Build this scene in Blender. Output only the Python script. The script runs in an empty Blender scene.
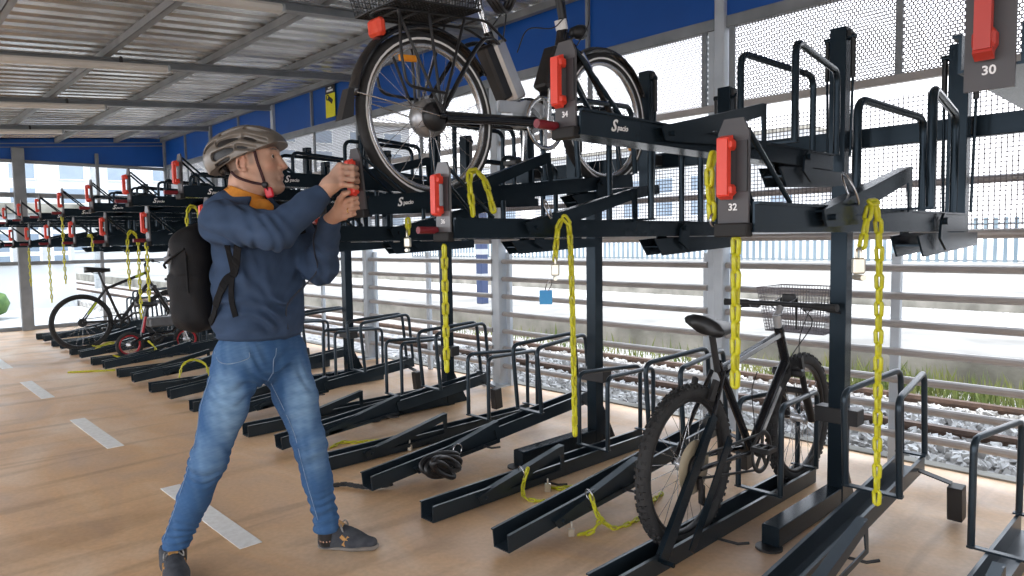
import bpy, math, random
import numpy as np
from mathutils import Vector, Matrix
random.seed(7)
sc = bpy.context.scene
COL = sc.collection
R = math.radians
# ---------------------------------------------------------------- camera
YAW, PITCH, ROLL = R(46.377), R(3.873), R(.864)
cam = bpy.data.cameras.new('camera'); cam_ob = bpy.data.objects.new('camera', cam); COL.objects.link(cam_ob)
fw = Vector((-math.sin(YAW)*math.cos(PITCH), math.cos(YAW)*math.cos(PITCH), -math.sin(PITCH)))
rt = Vector((math.cos(YAW), math.sin(YAW), 0)); dn = fw.cross(rt)
rt, dn = math.cos(ROLL)*rt+math.sin(ROLL)*dn, -math.sin(ROLL)*rt+math.cos(ROLL)*dn
mw = Matrix((rt, -dn, -fw)).transposed().to_4x4(); mw.translation = (0, 0, 1.3)
cam_ob.matrix_world = mw
cam.sensor_width = 36; cam.lens = 36*696.5/1024; cam.clip_start = .05; cam.clip_end = 400
sc.camera = cam_ob
# ---------------------------------------------------------------- light
w = bpy.data.worlds.new('sky'); sc.world = w; w.use_nodes = True
nt = w.node_tree; bg = nt.nodes['Background']
tc = nt.nodes.new('ShaderNodeTexCoord'); sx = nt.nodes.new('ShaderNodeSeparateXYZ'); cr = nt.nodes.new('ShaderNodeValToRGB')
nt.links.new(tc.outputs['Generated'], sx.inputs[0]); nt.links.new(sx.outputs['Z'], cr.inputs[0])
cr.color_ramp.elements[0].color = (.96, .96, 1, 1); cr.color_ramp.elements[1].color = (.72, .84, 1, 1)
nt.links.new(cr.outputs[0], bg.inputs[0]); bg.inputs[1].default_value = 2.75
sun = bpy.data.lights.new('sun', 'SUN'); sun.energy = 2.6; sun.angle = R(2); sun.color = (1, .95, .87)
so = bpy.data.objects.new('sun', sun); COL.objects.link(so); so.rotation_euler = (R(24), R(14), 0)
sc.view_settings.view_transform = 'Standard'; sc.view_settings.look = 'None'
sc.view_settings.gamma = 1; sc.view_settings.use_curve_mapping = False
sc.view_settings.exposure = 0.5

# ---------------------------------------------------------------- materials
def mat(name, col, rough=.5, metal=0., noise=None, bump=None, spec=None, coat=0):
    """noise=(scale, colour2, amount); bump=(scale, strength)"""
    m = bpy.data.materials.new(name); m.use_nodes = True; t = m.node_tree; b = t.nodes['Principled BSDF']
    b.inputs['Base Color'].default_value = (*col, 1); b.inputs['Roughness'].default_value = rough
    b.inputs['Metallic'].default_value = metal
    if spec is not None: b.inputs['Specular IOR Level'].default_value = spec
    if coat: b.inputs['Coat Weight'].default_value = coat
    tcn = t.nodes.new('ShaderNodeTexCoord')
    if noise:
        n = t.nodes.new('ShaderNodeTexNoise'); n.inputs['Scale'].default_value = noise[0]; n.inputs['Detail'].default_value = 5
        t.links.new(tcn.outputs['Object'], n.inputs['Vector'])
        r = t.nodes.new('ShaderNodeValToRGB'); r.color_ramp.elements[0].position = .35; r.color_ramp.elements[1].position = .68
        r.color_ramp.elements[0].color = (*col, 1); r.color_ramp.elements[1].color = (*noise[1], 1)
        t.links.new(n.outputs[0], r.inputs[0]); t.links.new(r.outputs[0], b.inputs['Base Color'])
    if bump:
        n = t.nodes.new('ShaderNodeTexNoise'); n.inputs['Scale'].default_value = bump[0]; n.inputs['Detail'].default_value = 4
        t.links.new(tcn.outputs['Object'], n.inputs['Vector'])
        bp = t.nodes.new('ShaderNodeBump'); bp.inputs['Strength'].default_value = bump[1]; bp.inputs['Distance'].default_value = .01
        t.links.new(n.outputs[0], bp.inputs['Height']); t.links.new(bp.outputs[0], b.inputs['Normal'])
    return m
def nodes(m): return m.node_tree, m.node_tree.nodes['Principled BSDF']
STEEL = mat('dark_steel', (.008, .0135, .019), .22, .0, (6, (.011, .018, .025), 1), (60, .015), spec=.32)
STEEL.node_tree.nodes['Principled BSDF'].inputs['Specular Tint'].default_value = (.62, .82, 1, 1)
STEELG = mat('rack_steel', (.014, .021, .028), .3, .0, (6, (.019, .028, .036), 1), (60, .015), spec=.55)
STEELG.node_tree.nodes['Principled BSDF'].inputs['Specular Tint'].default_value = (.7, .86, 1, 1)
STEELM = mat('dark_steel_matte', (.016, .016, .018), .45, 0, (9, (.022, .022, .023), 1))
GALV = mat('galvanised', (.30, .32, .33), .42, .35, (12, (.42, .44, .45), 1))
POST = mat('post_grey', (.20, .215, .225), .5, .15, (5, (.27, .285, .30), 1))
LOUV = mat('louvre_grey', (.34, .315, .30), .4, .2, (4, (.44, .41, .39), 1))
FPOST = mat('pale_galvanised', (.44, .48, .52), .4, .2, (5, (.54, .58, .62), 1))
WHITE = mat('white_paint', (.84, .84, .82), .7, 0, (30, (.74, .73, .70), 1))
LAMPW = mat('lamp_white', (.62, .60, .56), .45, 0, (3, (.70, .68, .64), 1))
BLUE = mat('blue_sheet', (.0, .070, .32), .5, 0, (2.5, (.0, .082, .38), 1))
RED = mat('red_plastic', (.72, .055, .03), .38, 0, (8, (.80, .07, .04), 1))
MAROON = mat('maroon_plastic', (.16, .012, .02), .4, 0, (8, (.2, .015, .025), 1))
YEL = mat('yellow_vinyl', (.46, .44, .010), .35, 0, (40, (.60, .58, .025), 1))
BRASS = mat('padlock_metal', (.62, .58, .48), .3, .8, (30, (.7, .66, .56), 1))
CHROME = mat('chrome', (.75, .75, .75), .16, .95, (5, (.82, .82, .82), 1))
SILVER = mat('silver_paint', (.55, .57, .60), .25, .6, (5, (.66, .68, .70), 1))
BLACK = mat('black_plastic', (.012, .012, .013), .4, 0, (9, (.018, .018, .02), 1))
GLOSSB = mat('gloss_black', (.008, .009, .012), .16, 0, (4, (.012, .013, .016), 1), spec=.6)
RUBBER = mat('rubber', (.018, .018, .019), .8, 0, (25, (.03, .03, .03), 1))
INK = mat('white_print', (.85, .85, .85), .6, 0, (20, (.8, .8, .8), 1))
TAG = mat('blue_tag', (.02, .25, .55), .4, 0, (20, (.03, .3, .6), 1))
ORANGE = mat('orange_reflector', (.85, .30, .02), .25, 0, (30, (.9, .36, .03), 1))
REFRED = mat('red_lens', (.65, .05, .02), .2, 0, (30, (.75, .08, .04), 1))
CONC = mat('weathered_concrete', (.13, .125, .105), .85, 0, (2.2, (.30, .285, .25), 1), (30, .3))
PAVE = mat('pale_paving', (.19, .183, .17), .9, 0, (1.2, (.33, .318, .295), 1), (20, .2))
RUST = mat('rusty_steel', (.085, .055, .042), .7, .2, (20, (.14, .085, .06), 1))
GRASS = mat('grass_blades', (.07, .12, .02), .8, 0, (3, (.24, .24, .08), 1))
LEAF = mat('hedge_leaves', (.05, .11, .03), .8, 0, (9, (.11, .19, .05), 1), (30, .6))
FACADE = mat('pale_facade', (.42, .44, .46), .8, 0, (.5, (.50, .51, .52), 1))
PANE = mat('window_glass_blue', (.16, .21, .27), .2, 0, (.8, (.22, .27, .33), 1))

# floor: tan sealed concrete with darker streaks
FLOOR = mat('tan_floor', (.4, .26, .16), .48)
t, b = nodes(FLOOR)
tcn = t.nodes.new('ShaderNodeTexCoord')
def noise_n(t, vec, scale, detail=6, stretch=None, dist=0):
    if stretch:
        mp = t.nodes.new('ShaderNodeMapping'); mp.inputs['Scale'].default_value = stretch; mp.inputs['Rotation'].default_value = (0, 0, R(-12))
        t.links.new(vec, mp.inputs[0]); vec = mp.outputs[0]
    n = t.nodes.new('ShaderNodeTexNoise'); n.inputs['Scale'].default_value = scale; n.inputs['Detail'].default_value = detail
    n.inputs['Distortion'].default_value = dist
    t.links.new(vec, n.inputs['Vector']); return n.outputs[0]
def ramp(t, fac, stops):
    r = t.nodes.new('ShaderNodeValToRGB'); e = r.color_ramp.elements
    while len(e) < len(stops): e.new(.5)
    for i, (p, c) in enumerate(stops): e[i].position = p; e[i].color = (*c, 1)
    t.links.new(fac, r.inputs[0]); return r.outputs[0]
def mixc(t, fac, a, b_, mode='MIX'):
    m = t.nodes.new('ShaderNodeMixRGB'); m.blend_type = mode
    if isinstance(fac, float): m.inputs[0].default_value = fac
    else: t.links.new(fac, m.inputs[0])
    t.links.new(a, m.inputs[1]); t.links.new(b_, m.inputs[2]); return m.outputs[0]
o_ = tcn.outputs['Object']
c1 = ramp(t, noise_n(t, o_, .9, 8, (1, 2.2, 1), .6), [(.3, (.56, .39, .27)), (.5, (.72, .455, .245)), (.7, (.79, .59, .41))])
c2 = ramp(t, noise_n(t, o_, 1.3, 9, (2.4, .35, 1), 1.2), [(.36, (.70, .67, .65)), (.50, (1, 1, 1))])
c3 = ramp(t, noise_n(t, o_, 45, 4), [(.3, (.88, .87, .86)), (.7, (1, 1, 1))])
cc = mixc(t, .75, c1, c2, 'MULTIPLY'); cc = mixc(t, 1.0, cc, c3, 'MULTIPLY')
t.links.new(cc, b.inputs['Base Color'])
t.links.new(ramp(t, noise_n(t, o_, 3, 5), [(.3, (.36, .36, .36)), (.7, (.6, .6, .6))]), b.inputs['Roughness'])
# gravel ground
GRAV = mat('gravel', (.4, .39, .37), .95)
t, b = nodes(GRAV); tcn = t.nodes.new('ShaderNodeTexCoord')
v = t.nodes.new('ShaderNodeTexVoronoi'); v.inputs['Scale'].default_value = 16; t.links.new(tcn.outputs['Object'], v.inputs['Vector'])
t.links.new(ramp(t, v.outputs['Color'], [(.1, (.20, .19, .18)), (.5, (.48, .46, .44)), (.9, (.62, .60, .58))]), b.inputs['Base Color'])
bp = t.nodes.new('ShaderNodeBump'); bp.inputs['Strength'].default_value = .9; bp.inputs['Distance'].default_value = .04
t.links.new(v.outputs['Distance'], bp.inputs['Height']); t.links.new(bp.outputs[0], b.inputs['Normal'])
# roof sheet: bright rolled metal, dull streaks along the ribs
ROOF = mat('roof_sheet', (.50, .52, .53), .27, .7)
t, b = nodes(ROOF); tcn = t.nodes.new('ShaderNodeTexCoord')
c1 = ramp(t, noise_n(t, tcn.outputs['Object'], 3, 6, None), [(.35, (.72, .74, .75)), (.65, (.92, .94, .95))])
mp = t.nodes.new('ShaderNodeMapping'); mp.inputs['Scale'].default_value = (9, .25, 1); t.links.new(tcn.outputs['Object'], mp.inputs[0])
c2 = ramp(t, noise_n(t, mp.outputs[0], 1.2, 4), [(.35, (.55, .53, .49)), (.6, (1, 1, 1))])
t.links.new(mixc(t, 1.0, c1, c2, 'MULTIPLY'), b.inputs['Base Color'])
# perforated sheet: real see-through holes
def perforated(name, pitch, rad, stagger):
    m = mat(name, (.20, .185, .20), .5, .2); t, b = nodes(m)
    tcn = t.nodes.new('ShaderNodeTexCoord'); s = t.nodes.new('ShaderNodeSeparateXYZ'); t.links.new(tcn.outputs['Object'], s.inputs[0])
    def mth(op, a, b2=None):
        n = t.nodes.new('ShaderNodeMath'); n.operation = op
        for i, q in enumerate((a, b2)):
            if q is None: continue
            if isinstance(q, (int, float)): n.inputs[i].default_value = q
            else: t.links.new(q, n.inputs[i])
        return n.outputs[0]
    def cell(ox, oz, pz):
        fx = mth('SUBTRACT', mth('FRACT', mth('ADD', mth('DIVIDE', s.outputs['X'], pitch), 100+ox)), .5)
        fz = mth('SUBTRACT', mth('FRACT', mth('ADD', mth('DIVIDE', s.outputs['Z'], pitch*pz), 100+oz)), .5)
        fz = mth('MULTIPLY', fz, pz)
        if stagger: return mth('SQRT', mth('ADD', mth('MULTIPLY', fx, fx), mth('MULTIPLY', fz, fz)))
        return mth('MAXIMUM', mth('ABSOLUTE', fx), mth('ABSOLUTE', fz))
    if stagger: dd = mth('MINIMUM', cell(0, 0, 1.732), cell(.5, .5, 1.732))
    else: dd = cell(0, 0, 1.0)
    t.links.new(mth('GREATER_THAN', dd, rad), b.inputs['Alpha'])
    return m
PERF = perforated('perforated_sheet', .021, .35, True)
GRID = perforated('square_mesh', .024, .40, False)
# ---------------------------------------------------------------- mesh builder
def frame_of(d, up=(0, 0, 1)):
    d = Vector(d).normalized(); u = Vector(up)
    if abs(d.dot(u)) > .98: u = Vector((1, 0, 0)) if abs(d.x) < .9 else Vector((0, 1, 0))
    s = d.cross(u).normalized(); return d, s, s.cross(d)
class MB:
    def __init__(s): s.v = []; s.f = []; s.sm = []
    def add(s, vs, fs, smooth=False):
        o = len(s.v); s.v += [tuple(q) for q in vs]; s.f += [tuple(i+o for i in f) for f in fs]; s.sm += [smooth]*len(fs); return s
    def box(s, c, d, M=None, bev=0):
        x, y, z = [q/2 for q in d]; c = Vector(c)
        if bev:
            vs = []; b = bev
            for sx_ in (-1, 1):
                for sy in (-1, 1):
                    for sz in (-1, 1):
                        vs += [(sx_*(x-b), sy*(y-b), sz*z), (sx_*(x-b), sy*y, sz*(z-b)), (sx_*x, sy*(y-b), sz*(z-b))]
            def I(sx_, sy, sz, k): return ((sx_ > 0)*4+(sy > 0)*2+(sz > 0))*3+k
            fs = []
            for q in (-1, 1):
                fs += [[I(a, b2, q, 0) for a, b2 in ((-1, -1), (1, -1), (1, 1), (-1, 1))], [I(a, q, b2, 1) for a, b2 in ((-1, -1), (1, -1), (1, 1), (-1, 1))], [I(q, a, b2, 2) for a, b2 in ((-1, -1), (1, -1), (1, 1), (-1, 1))]]
                for r_ in (-1, 1):
                    fs += [[I(-1, q, r_, 0), I(1, q, r_, 0), I(1, q, r_, 1), I(-1, q, r_, 1)], [I(q, -1, r_, 0), I(q, 1, r_, 0), I(q, 1, r_, 2), I(q, -1, r_, 2)], [I(q, r_, -1, 1), I(q, r_, 1, 1), I(q, r_, 1, 2), I(q, r_, -1, 2)]]
                    for u_ in (-1, 1): fs.append([I(q, r_, u_, k) for k in range(3)])
        else:
            vs = [(a*x, b2*y, c2*z) for a in (-1, 1) for b2 in (-1, 1) for c2 in (-1, 1)]
            fs = [(0, 1, 3, 2), (4, 6, 7, 5), (0, 4, 5, 1), (2, 3, 7, 6), (0, 2, 6, 4), (1, 5, 7, 3)]
        vs = [(M @ Vector(q) if M else Vector(q))+c for q in vs]
        return s.add(vs, fs)
    def bar(s, p, q, wd, ht, up=(0, 0, 1), bev=0):
        p = Vector(p); q = Vector(q); d, sd, u = frame_of(q-p, up); M = Matrix((sd, d, u)).transposed()
        return s.box((p+q)/2, (wd, (q-p).length, ht), M, bev)
    def tube(s, pts, r, n=8, closed=False, cap=True, smooth=True):
        pts = [Vector(q) for q in pts]; N = len(pts); rr = r if hasattr(r, '__len__') else [r]*N
        prev = None; rings = []
        for i in range(N):
            if closed: tg = (pts[(i+1) % N]-pts[i-1])
            else: tg = pts[min(i+1, N-1)]-pts[max(i-1, 0)]
            if tg.length < 1e-9: tg = Vector((0, 0, 1))
            tg.normalize()
            if prev is None: _, sd, u = frame_of(tg)
            else:
                sd = prev-tg*prev.dot(tg)
                if sd.length < 1e-6: _, sd, u = frame_of(tg)
                sd.normalize()
            u = sd.cross(tg); prev = sd
            rings.append([pts[i]+(sd*math.cos(2*math.pi*k/n)+u*math.sin(2*math.pi*k/n))*rr[i] for k in range(n)])
        vs = [q for rg in rings for q in rg]; fs = []
        for i in range(N if closed else N-1):
            j = (i+1) % N
            for k in range(n):
                l = (k+1) % n; fs.append((i*n+k, i*n+l, j*n+l, j*n+k))
        s.add(vs, fs, smooth)
        if cap and not closed:
            s.add(rings[0], [tuple(range(n))[::-1]]); s.add(rings[-1], [tuple(range(n))])
        return s
    def lathe(s, prof, c, axis=(0, 0, 1), n=24, smooth=True, closed=False):
        """prof: (radius, offset along axis)"""
        d, sd, u = frame_of(axis); c = Vector(c); m = len(prof); vs = []
        for k in range(n):
            a = 2*math.pi*k/n; e = sd*math.cos(a)+u*math.sin(a)
            vs += [c+e*r_+d*h for r_, h in prof]
        fs = []
        for k in range(n):
            l = (k+1) % n
            for i in range(m if closed else m-1):
                j = (i+1) % m; fs.append((k*m+i, k*m+j, l*m+j, l*m+i))
        return s.add(vs, fs, smooth)
    def prism(s, poly, o, ux, uy, th):
        """polygon in plane o+ux*x+uy*y, extruded th along ux x uy (centred)"""
        o = Vector(o); ux = Vector(ux).normalized(); uy = Vector(uy).normalized(); nn = ux.cross(uy); k = len(poly)
        vs = [o+ux*a+uy*b2+nn*(sg*th/2) for sg in (-1, 1) for a, b2 in poly]
        fs = [tuple(range(k))[::-1], tuple(range(k, 2*k))]+[(i, (i+1) % k, k+(i+1) % k, k+i) for i in range(k)]
        return s.add(vs, fs)
    def ball(s, c, rad, n=12, M=None):
        rx = rad if hasattr(rad, '__len__') else (rad,)*3; vs = []; m = n//2; c = Vector(c)
        for i in range(m+1):
            th = math.pi*i/m
            for k in range(n):
                a = 2*math.pi*k/n; q = Vector((math.sin(th)*math.cos(a)*rx[0], math.sin(th)*math.sin(a)*rx[1], math.cos(th)*rx[2]))
                vs.append((M @ q if M else q)+c)
        fs = [(i*n+k, (i+1)*n+k, (i+1)*n+(k+1) % n, i*n+(k+1) % n) for i in range(m) for k in range(n)]
        return s.add(vs, fs, True)
    def mesh(s, name):
        me = bpy.data.meshes.new(name); me.from_pydata(s.v, [], s.f); me.polygons.foreach_set('use_smooth', s.sm)
        me.validate(clean_customdata=False); me.update(); return me
    def build(s, name, m, parent=None, loc=None):
        me = s.mesh(name); me.materials.append(m); return link(name, me, parent, loc)
def link(name, me, parent=None, loc=None):
    o = bpy.data.objects.new(name, me); COL.objects.link(o)
    if parent: o.parent = parent
    if loc: o.location = loc
    return o
def tag(o, label, cat, group=None):
    o['label'] = label; o['category'] = cat
    if group: o['group'] = group
    return o
def thing(name, label, cat, loc=(0, 0, 0), rot=(0, 0, 0), group=None):
    o = bpy.data.objects.new(name, None); o.empty_display_size = .1; COL.objects.link(o); o.location = loc; o.rotation_euler = rot
    return tag(o, label, cat, group)
def struct(o): o['kind'] = 'structure'; return o
def dup(root, loc, label, rot=None):
    def cp(o, par):
        c = o.copy(); COL.objects.link(c)
        if par: c.parent = par
        for ch in KIDS.get(o.name, [q for q in o.children]): cp(ch, c)
        return c
    r = cp(root, None); r.location = loc
    if rot: r.rotation_euler = rot
    r['label'] = label; return r
KIDS = {}
def bend(pts, r, n=5):
    """polyline with rounded corners"""
    pts = [Vector(q) for q in pts]; out = [pts[0]]
    for i in range(1, len(pts)-1):
        a, b_, c = pts[i-1], pts[i], pts[i+1]; d1 = (a-b_); d2 = (c-b_); k = min(r, d1.length*.45, d2.length*.45)
        p, q = b_+d1.normalized()*k, b_+d2.normalized()*k
        for j in range(n+1):
            t_ = j/n; out.append(p*(1-t_)**2+b_*2*t_*(1-t_)+q*t_*t_)
    return out+[pts[-1]]
def curve(pts, n=40):
    """Catmull-Rom through points"""
    P = [Vector(q) for q in pts]; P = [P[0]*2-P[1]]+P+[P[-1]*2-P[-2]]; out = []; m = len(P)-3; k = max(2, n//m)
    for i in range(m):
        a, b_, c, d = P[i:i+4]
        for j in range(k):
            t_ = j/k; out.append(.5*((2*b_)+(c-a)*t_+(2*a-5*b_+4*c-d)*t_*t_+(3*b_-a-3*c+d)*t_**3))
    return out+[P[-2]]
def text_mesh(body, size, name='print', shear=0, depth=.0006):
    cu = bpy.data.curves.new(name, 'FONT'); cu.body = body; cu.size = size; cu.extrude = depth; cu.shear = shear
    cu.align_x = 'CENTER'; cu.align_y = 'CENTER'; cu.resolution_u = 3; cu.offset = size*.02
    o = bpy.data.objects.new(name, cu); me = bpy.data.meshes.new_from_object(o); bpy.data.objects.remove(o); me.name = name; return me

# ---------------------------------------------------------------- the setting
FY, FX0, FP = 4.2, -2.428, 2.183            # fence plane, first post, post pitch
GX = FX0-5*FP                               # gable plane
XR = 12.0                                   # right end of the shelter (out of frame)
def beam_z(y): return 2.694+.09*y           # underside of the roof beams
struct(MB().box(((GX-.15+XR)/2, .65, -.1), (XR-GX+.3, 7.36, .2)).build('floor', FLOOR))
struct(MB().box(((GX+XR)/2, 4.375, -.05), (XR-GX, .09, .12)).build('trim_1', CONC))
# roof sheet with trapezoid ribs running across the shelter
m = MB(); xs = []; x = GX-.3
while x < XR+.3: xs += [(x, 0), (x+.10, 0), (x+.125, .035), (x+.175, .035)]; x += .2
ya, yb = -3.2, 4.6; vs = [(a, y, beam_z(y)+.135+h) for y in (ya, yb) for a, h in xs]; n = len(xs)
vs += [(a, y, q+.004) for a, y, q in vs]
m.add(vs, [(i, i+1, n+i+1, n+i) for i in range(n-1)]+[(2*n+i, 3*n+i, 3*n+i+1, 2*n+i+1) for i in range(n-1)])
struct(m.build('ceiling', ROOF))
k = 1
def trim(m, mt):
    global k
    k += 1; return struct(m.build('trim_%d' % k, mt))
for i in range(-6, 6):                      # roof beams
    x = FX0-i*FP if i < 5 else GX
    m = MB(); y0, y1 = -3.1, 4.25
    for dz, wd, ht in ((.006, .07, .012), (.064, .07, .012), (.035, .01, .05)): m.bar((x, y0, beam_z(y0)+dz), (x, y1, beam_z(y1)+dz), wd, ht)
    trim(m, POST)
for j in range(-5, 5):                      # purlins
    y = 1.70+.86*j if j < 3 else 4.16
    if y < -3 or j == 4: continue
    m = MB(); z = beam_z(y)+.07
    for dz, dy, wd, ht in ((.03, -.022, .008, .06), (.004, 0, .05, .008), (.056, 0, .05, .008)): m.box(((GX+XR)/2, y+dy, z+dz), (XR-GX, wd, ht))
    trim(m, POST)
    if j == 3: continue
for i in range(-6, 6):                      # shelter posts along the tracks
    x = FX0-i*FP if i < 5 else GX
    m = MB(); m.box((x+.03, FY+.02, 1.6), (.07, .10, 3.2), bev=.006); m.box((x-.045, FY+.04, 1.6), (.06, .05, 3.2), bev=.004)
    m.box((x, FY, .008), (.22, .2, .016)); trim(m, FPOST if i < 4 else POST)
# header beam, blue sheets, mid rail
trim(MB().box(((GX+XR)/2, FY+.03, 2.695), (XR-GX, .06, .075), bev=.005), POST)
trim(MB().box(((GX+XR)/2, FY+.03, 2.155), (XR-GX, .05, .045), bev=.004), LOUV)
m = MB(); m.box(((GX+XR)/2, FY+.02, 2.96), (XR-GX, .02, .47)); struct(m.build('wall_right', BLUE))
m = MB()
for i in range(-3, 5):
    x = FX0-(i+.5)*FP; m.box((x, FY-.005, 2.96), (.025, .03, .46))
trim(m, POST)
# gable end
m = MB(); m.add([(GX+.02*s_, y, z) for s_ in (0, 1) for y, z in ((-3, 2.66), (4.2, 2.70), (4.2, beam_z(4.2)+.13), (-3, beam_z(-3)+.13))], [(0, 1, 2, 3), (7, 6, 5, 4), (0, 4, 5, 1), (3, 2, 6, 7), (1, 5, 6, 2), (0, 3, 7, 4)])
struct(m.build('wall_back', BLUE))
for z, h in ((2.66, .05), (2.135, .075), (1.06, .06), (.03, .06)): trim(MB().box((GX+.03, .6, z), (.06, 7.2, h), bev=.005), POST)
trim(MB().box((GX+.10, 2.02, 1.43), (.09, .16, 2.86), bev=.006), POST)
trim(MB().box((GX+.04, 3.12, 1.43), (.05, .05, 2.86), bev=.004), POST)
trim(MB().box((GX+.04, -.1, 1.4), (.05, .05, 2.7), bev=.004), POST)
g = mat('clear_glass', (.93, .96, .97), .02, 0, (2, (.94, .97, .98), 1)); tt, bb = nodes(g)
bb.inputs['Transmission Weight'].default_value = 1.0; bb.inputs['IOR'].default_value = 1.02
for i, (y0, y1) in enumerate(((-.05, 1.93), (2.11, 3.09), (3.15, 4.12))):
    struct(MB().box((GX+.03, (y0+y1)/2, 1.34), (.008, y1-y0, 2.55)).build('window_%d' % (i+1), g))
# dashed line
for i in range(6):
    x = -2.915-2.094*i
    m = MB(); m.box((x-.522, 1.195, .0015), (1.045, .098, .003))
    tag(m.build('floor_marking', WHITE), ['white dash painted on the floor behind the man, nearest of the dashed line', 'second white floor dash from the man', 'third white floor dash from the man', 'fourth white floor dash, near the left edge', 'fifth white floor dash, far at the left edge', 'sixth and farthest white floor dash'][i], 'floor marking', 'white dashes of the floor line')
# perforated panels above the louvres
BAY = ['first bay at the right edge', 'second bay from the right, by the numbered trays', 'third bay from the right, behind the e-bike', 'fourth bay from the right, beside the helmet', 'fifth bay from the right, far behind the racks', 'farthest bay by the gable corner']
for bi, i in enumerate(range(-1, 5)):
    x1 = FX0-i*FP-.08; x0 = FX0-(i+1)*FP+.08
    if bi == 0: x1 += 0
    c = (x0+x1)/2; L_ = x1-x0
    t1 = thing('perforated_panel', 'grey perforated sheet under the blue fascia, '+BAY[bi], 'panel', (c, FY+.03, 2.16), group='perforated panels')
    MB().box((0, 0, .25), (L_, .002, .5)).build('sheet', PERF, t1)
    for sx_ in (-1, 0, 1): MB().box((sx_*(L_/2-.02), -.012, .25), (.035, .02, .5)).build('frame_bar', POST, t1)
    t2 = thing('mesh_panel', 'square-hole metal mesh above the louvres, '+BAY[bi], 'panel', (c, FY+.03, 1.30), group='mesh panels')
    MB().box((0, 0, .385), (L_, .002, .76)).build('sheet', GRID, t2)
    m = MB(); m.tube([(-L_/2, .03, .28), (L_/2, .03, .28)], .022, 8); m.build('rail', LOUV, t2); MB().tube([(-L_/2, -.02, 0), (L_/2, -.02, 0)], .025, 8).build('rail', LOUV, t2)
    t3 = thing('louvre_fence', 'grey horizontal louvre fence with seven rails, '+BAY[bi], 'fence', (c, FY+.03, 0), group='louvre fence bays')
    for q in range(7):
        z = 1.118-.156*q
        m = MB(); pf = [(.024*math.cos(a*math.pi/5), .022*math.sin(a*math.pi/5)) for a in range(10)]
        m.prism(pf, (0, -.01, z), (0, 1, 0), (0, 0, 1), L_+.02); m.build('rail', LOUV, t3)
    for sx_ in (-.5, 0, .5):
        if abs(sx_) == .5: xx = sx_*2*(L_/2-.02)
        else: xx = 0
        m = MB(); m.box((xx, .035, .6), (.05, .035, 1.2), bev=.003)
        for q in range(7): m.box((xx, .012, 1.118-.156*q), (.03, .03, .025))
        m.build('upright', FPOST, t3)
# lamps under the beams
for i, (x, y0, y1) in enumerate(((-4.40, .62, 2.14), (-6.50, .55, 2.10), (-8.70, .62, 2.14), (-10.9, .64, 2.16))):
    t1 = thing('ceiling_lamp', ['long white tube lamp nearest the camera under the metal roof', 'second long white tube lamp under the roof beams', 'third white tube lamp under the roof beams', 'farthest white tube lamp near the blue gable'][i], 'lamp', (x, (y0+y1)/2, beam_z((y0+y1)/2)-.06), (math.atan(.09), 0, 0), 'tube lamps under the roof')
    h = (y1-y0)/2
    MB().prism([(-.05, .012), (-.038, -.012), (-.015, -.022), (.015, -.022), (.038, -.012), (.05, .012), (.04, .03), (-.04, .03)], (0, 0, 0), (1, 0, 0), (0, 0, 1), 2*h).build('housing', LAMPW, t1)
    for s_ in (-1, 1): MB().box((0, s_*(h+.012), .004), (.10, .024, .055), bev=.008).build('end_cap', GALV, t1)
    for s_ in (-.55, .55): MB().box((0, s_*h, .05), (.03, .02, .07)).build('hanger', STEELM, t1)
# yellow sign
t1 = thing('warning_sign', 'yellow sign with black header and padlock pictogram on the blue fascia', 'sign', (-7.42, FY-.012, 2.97))
MB().box((0, 0, -.06), (.21, .006, .27)).build('sign_plate', mat('sign_yellow', (.78, .72, .01), .5, 0, (6, (.82, .76, .02), 1)), t1)
MB().box((0, 0, .125), (.21, .006, .10)).build('header', BLACK, t1)
m = MB(); m.box((-.02, -.005, .02), (.05, .004, .05), Matrix.Rotation(.6, 3, 'Y')); m.box((.03, -.005, -.01), (.06, .004, .05), Matrix.Rotation(.6, 3, 'Y'))
m.tube([(-.05+.03*math.cos(a*.7), -.005, .035+.03*math.sin(a*.7)) for a in range(8)], .006, 6); m.build('pictogram', BLACK, t1)
m = MB(); m.box((.0, -.005, .14), (.07, .003, .018)); m.box((0, -.005, .11), (.14, .003, .022)); m.build('header_print', INK, t1)
# ---------------------------------------------------------------- outside
struct(MB().box((-30, 12, -.21), (110, 15.2, .2)).build('ground', GRAV))
struct(MB().box((-30, 8.7, -.04), (110, 3.0, .4)).build('platform', PAVE))
struct(MB().box((-30, 7.19, -.02), (110, .06, .38)).build('platform_edge', CONC))
struct(MB().box((-30, 27, -.16), (160, 24, .4)).build('far_platform', PAVE))
struct(MB().box((-30, 14.97, -.17), (160, .06, .42)).build('far_platform_edge', CONC))
struct(MB().box((-30, 26, .12), (160, .2, .16)).build('far_kerb', CONC))
struct(MB().box((-60, -15, -.35), (200, 60, .2)).build('street', mat('asphalt', (.30, .30, .30), .9, 0, (.4, (.42, .41, .40), 1))))
for y, l in ((5.50, 'rusty railway rail just outside the fence, near rail'), (6.45, 'rusty railway rail at the foot of the platform wall')):
    m = MB(); m.prism([(-.06, -.09), (.06, -.09), (.06, -.075), (.012, -.06), (.012, .02), (.033, .03), (.033, .06), (-.033, .06), (-.033, .03), (-.012, .02), (-.012, -.06), (-.06, -.075)], (-10, y, -.105), (0, 1, 0), (0, 0, 1), 56)
    tag(m.build('railway_rail', RUST), l, 'rail', 'railway rails outside')
rng = random.Random(3)
m = MB()
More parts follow.
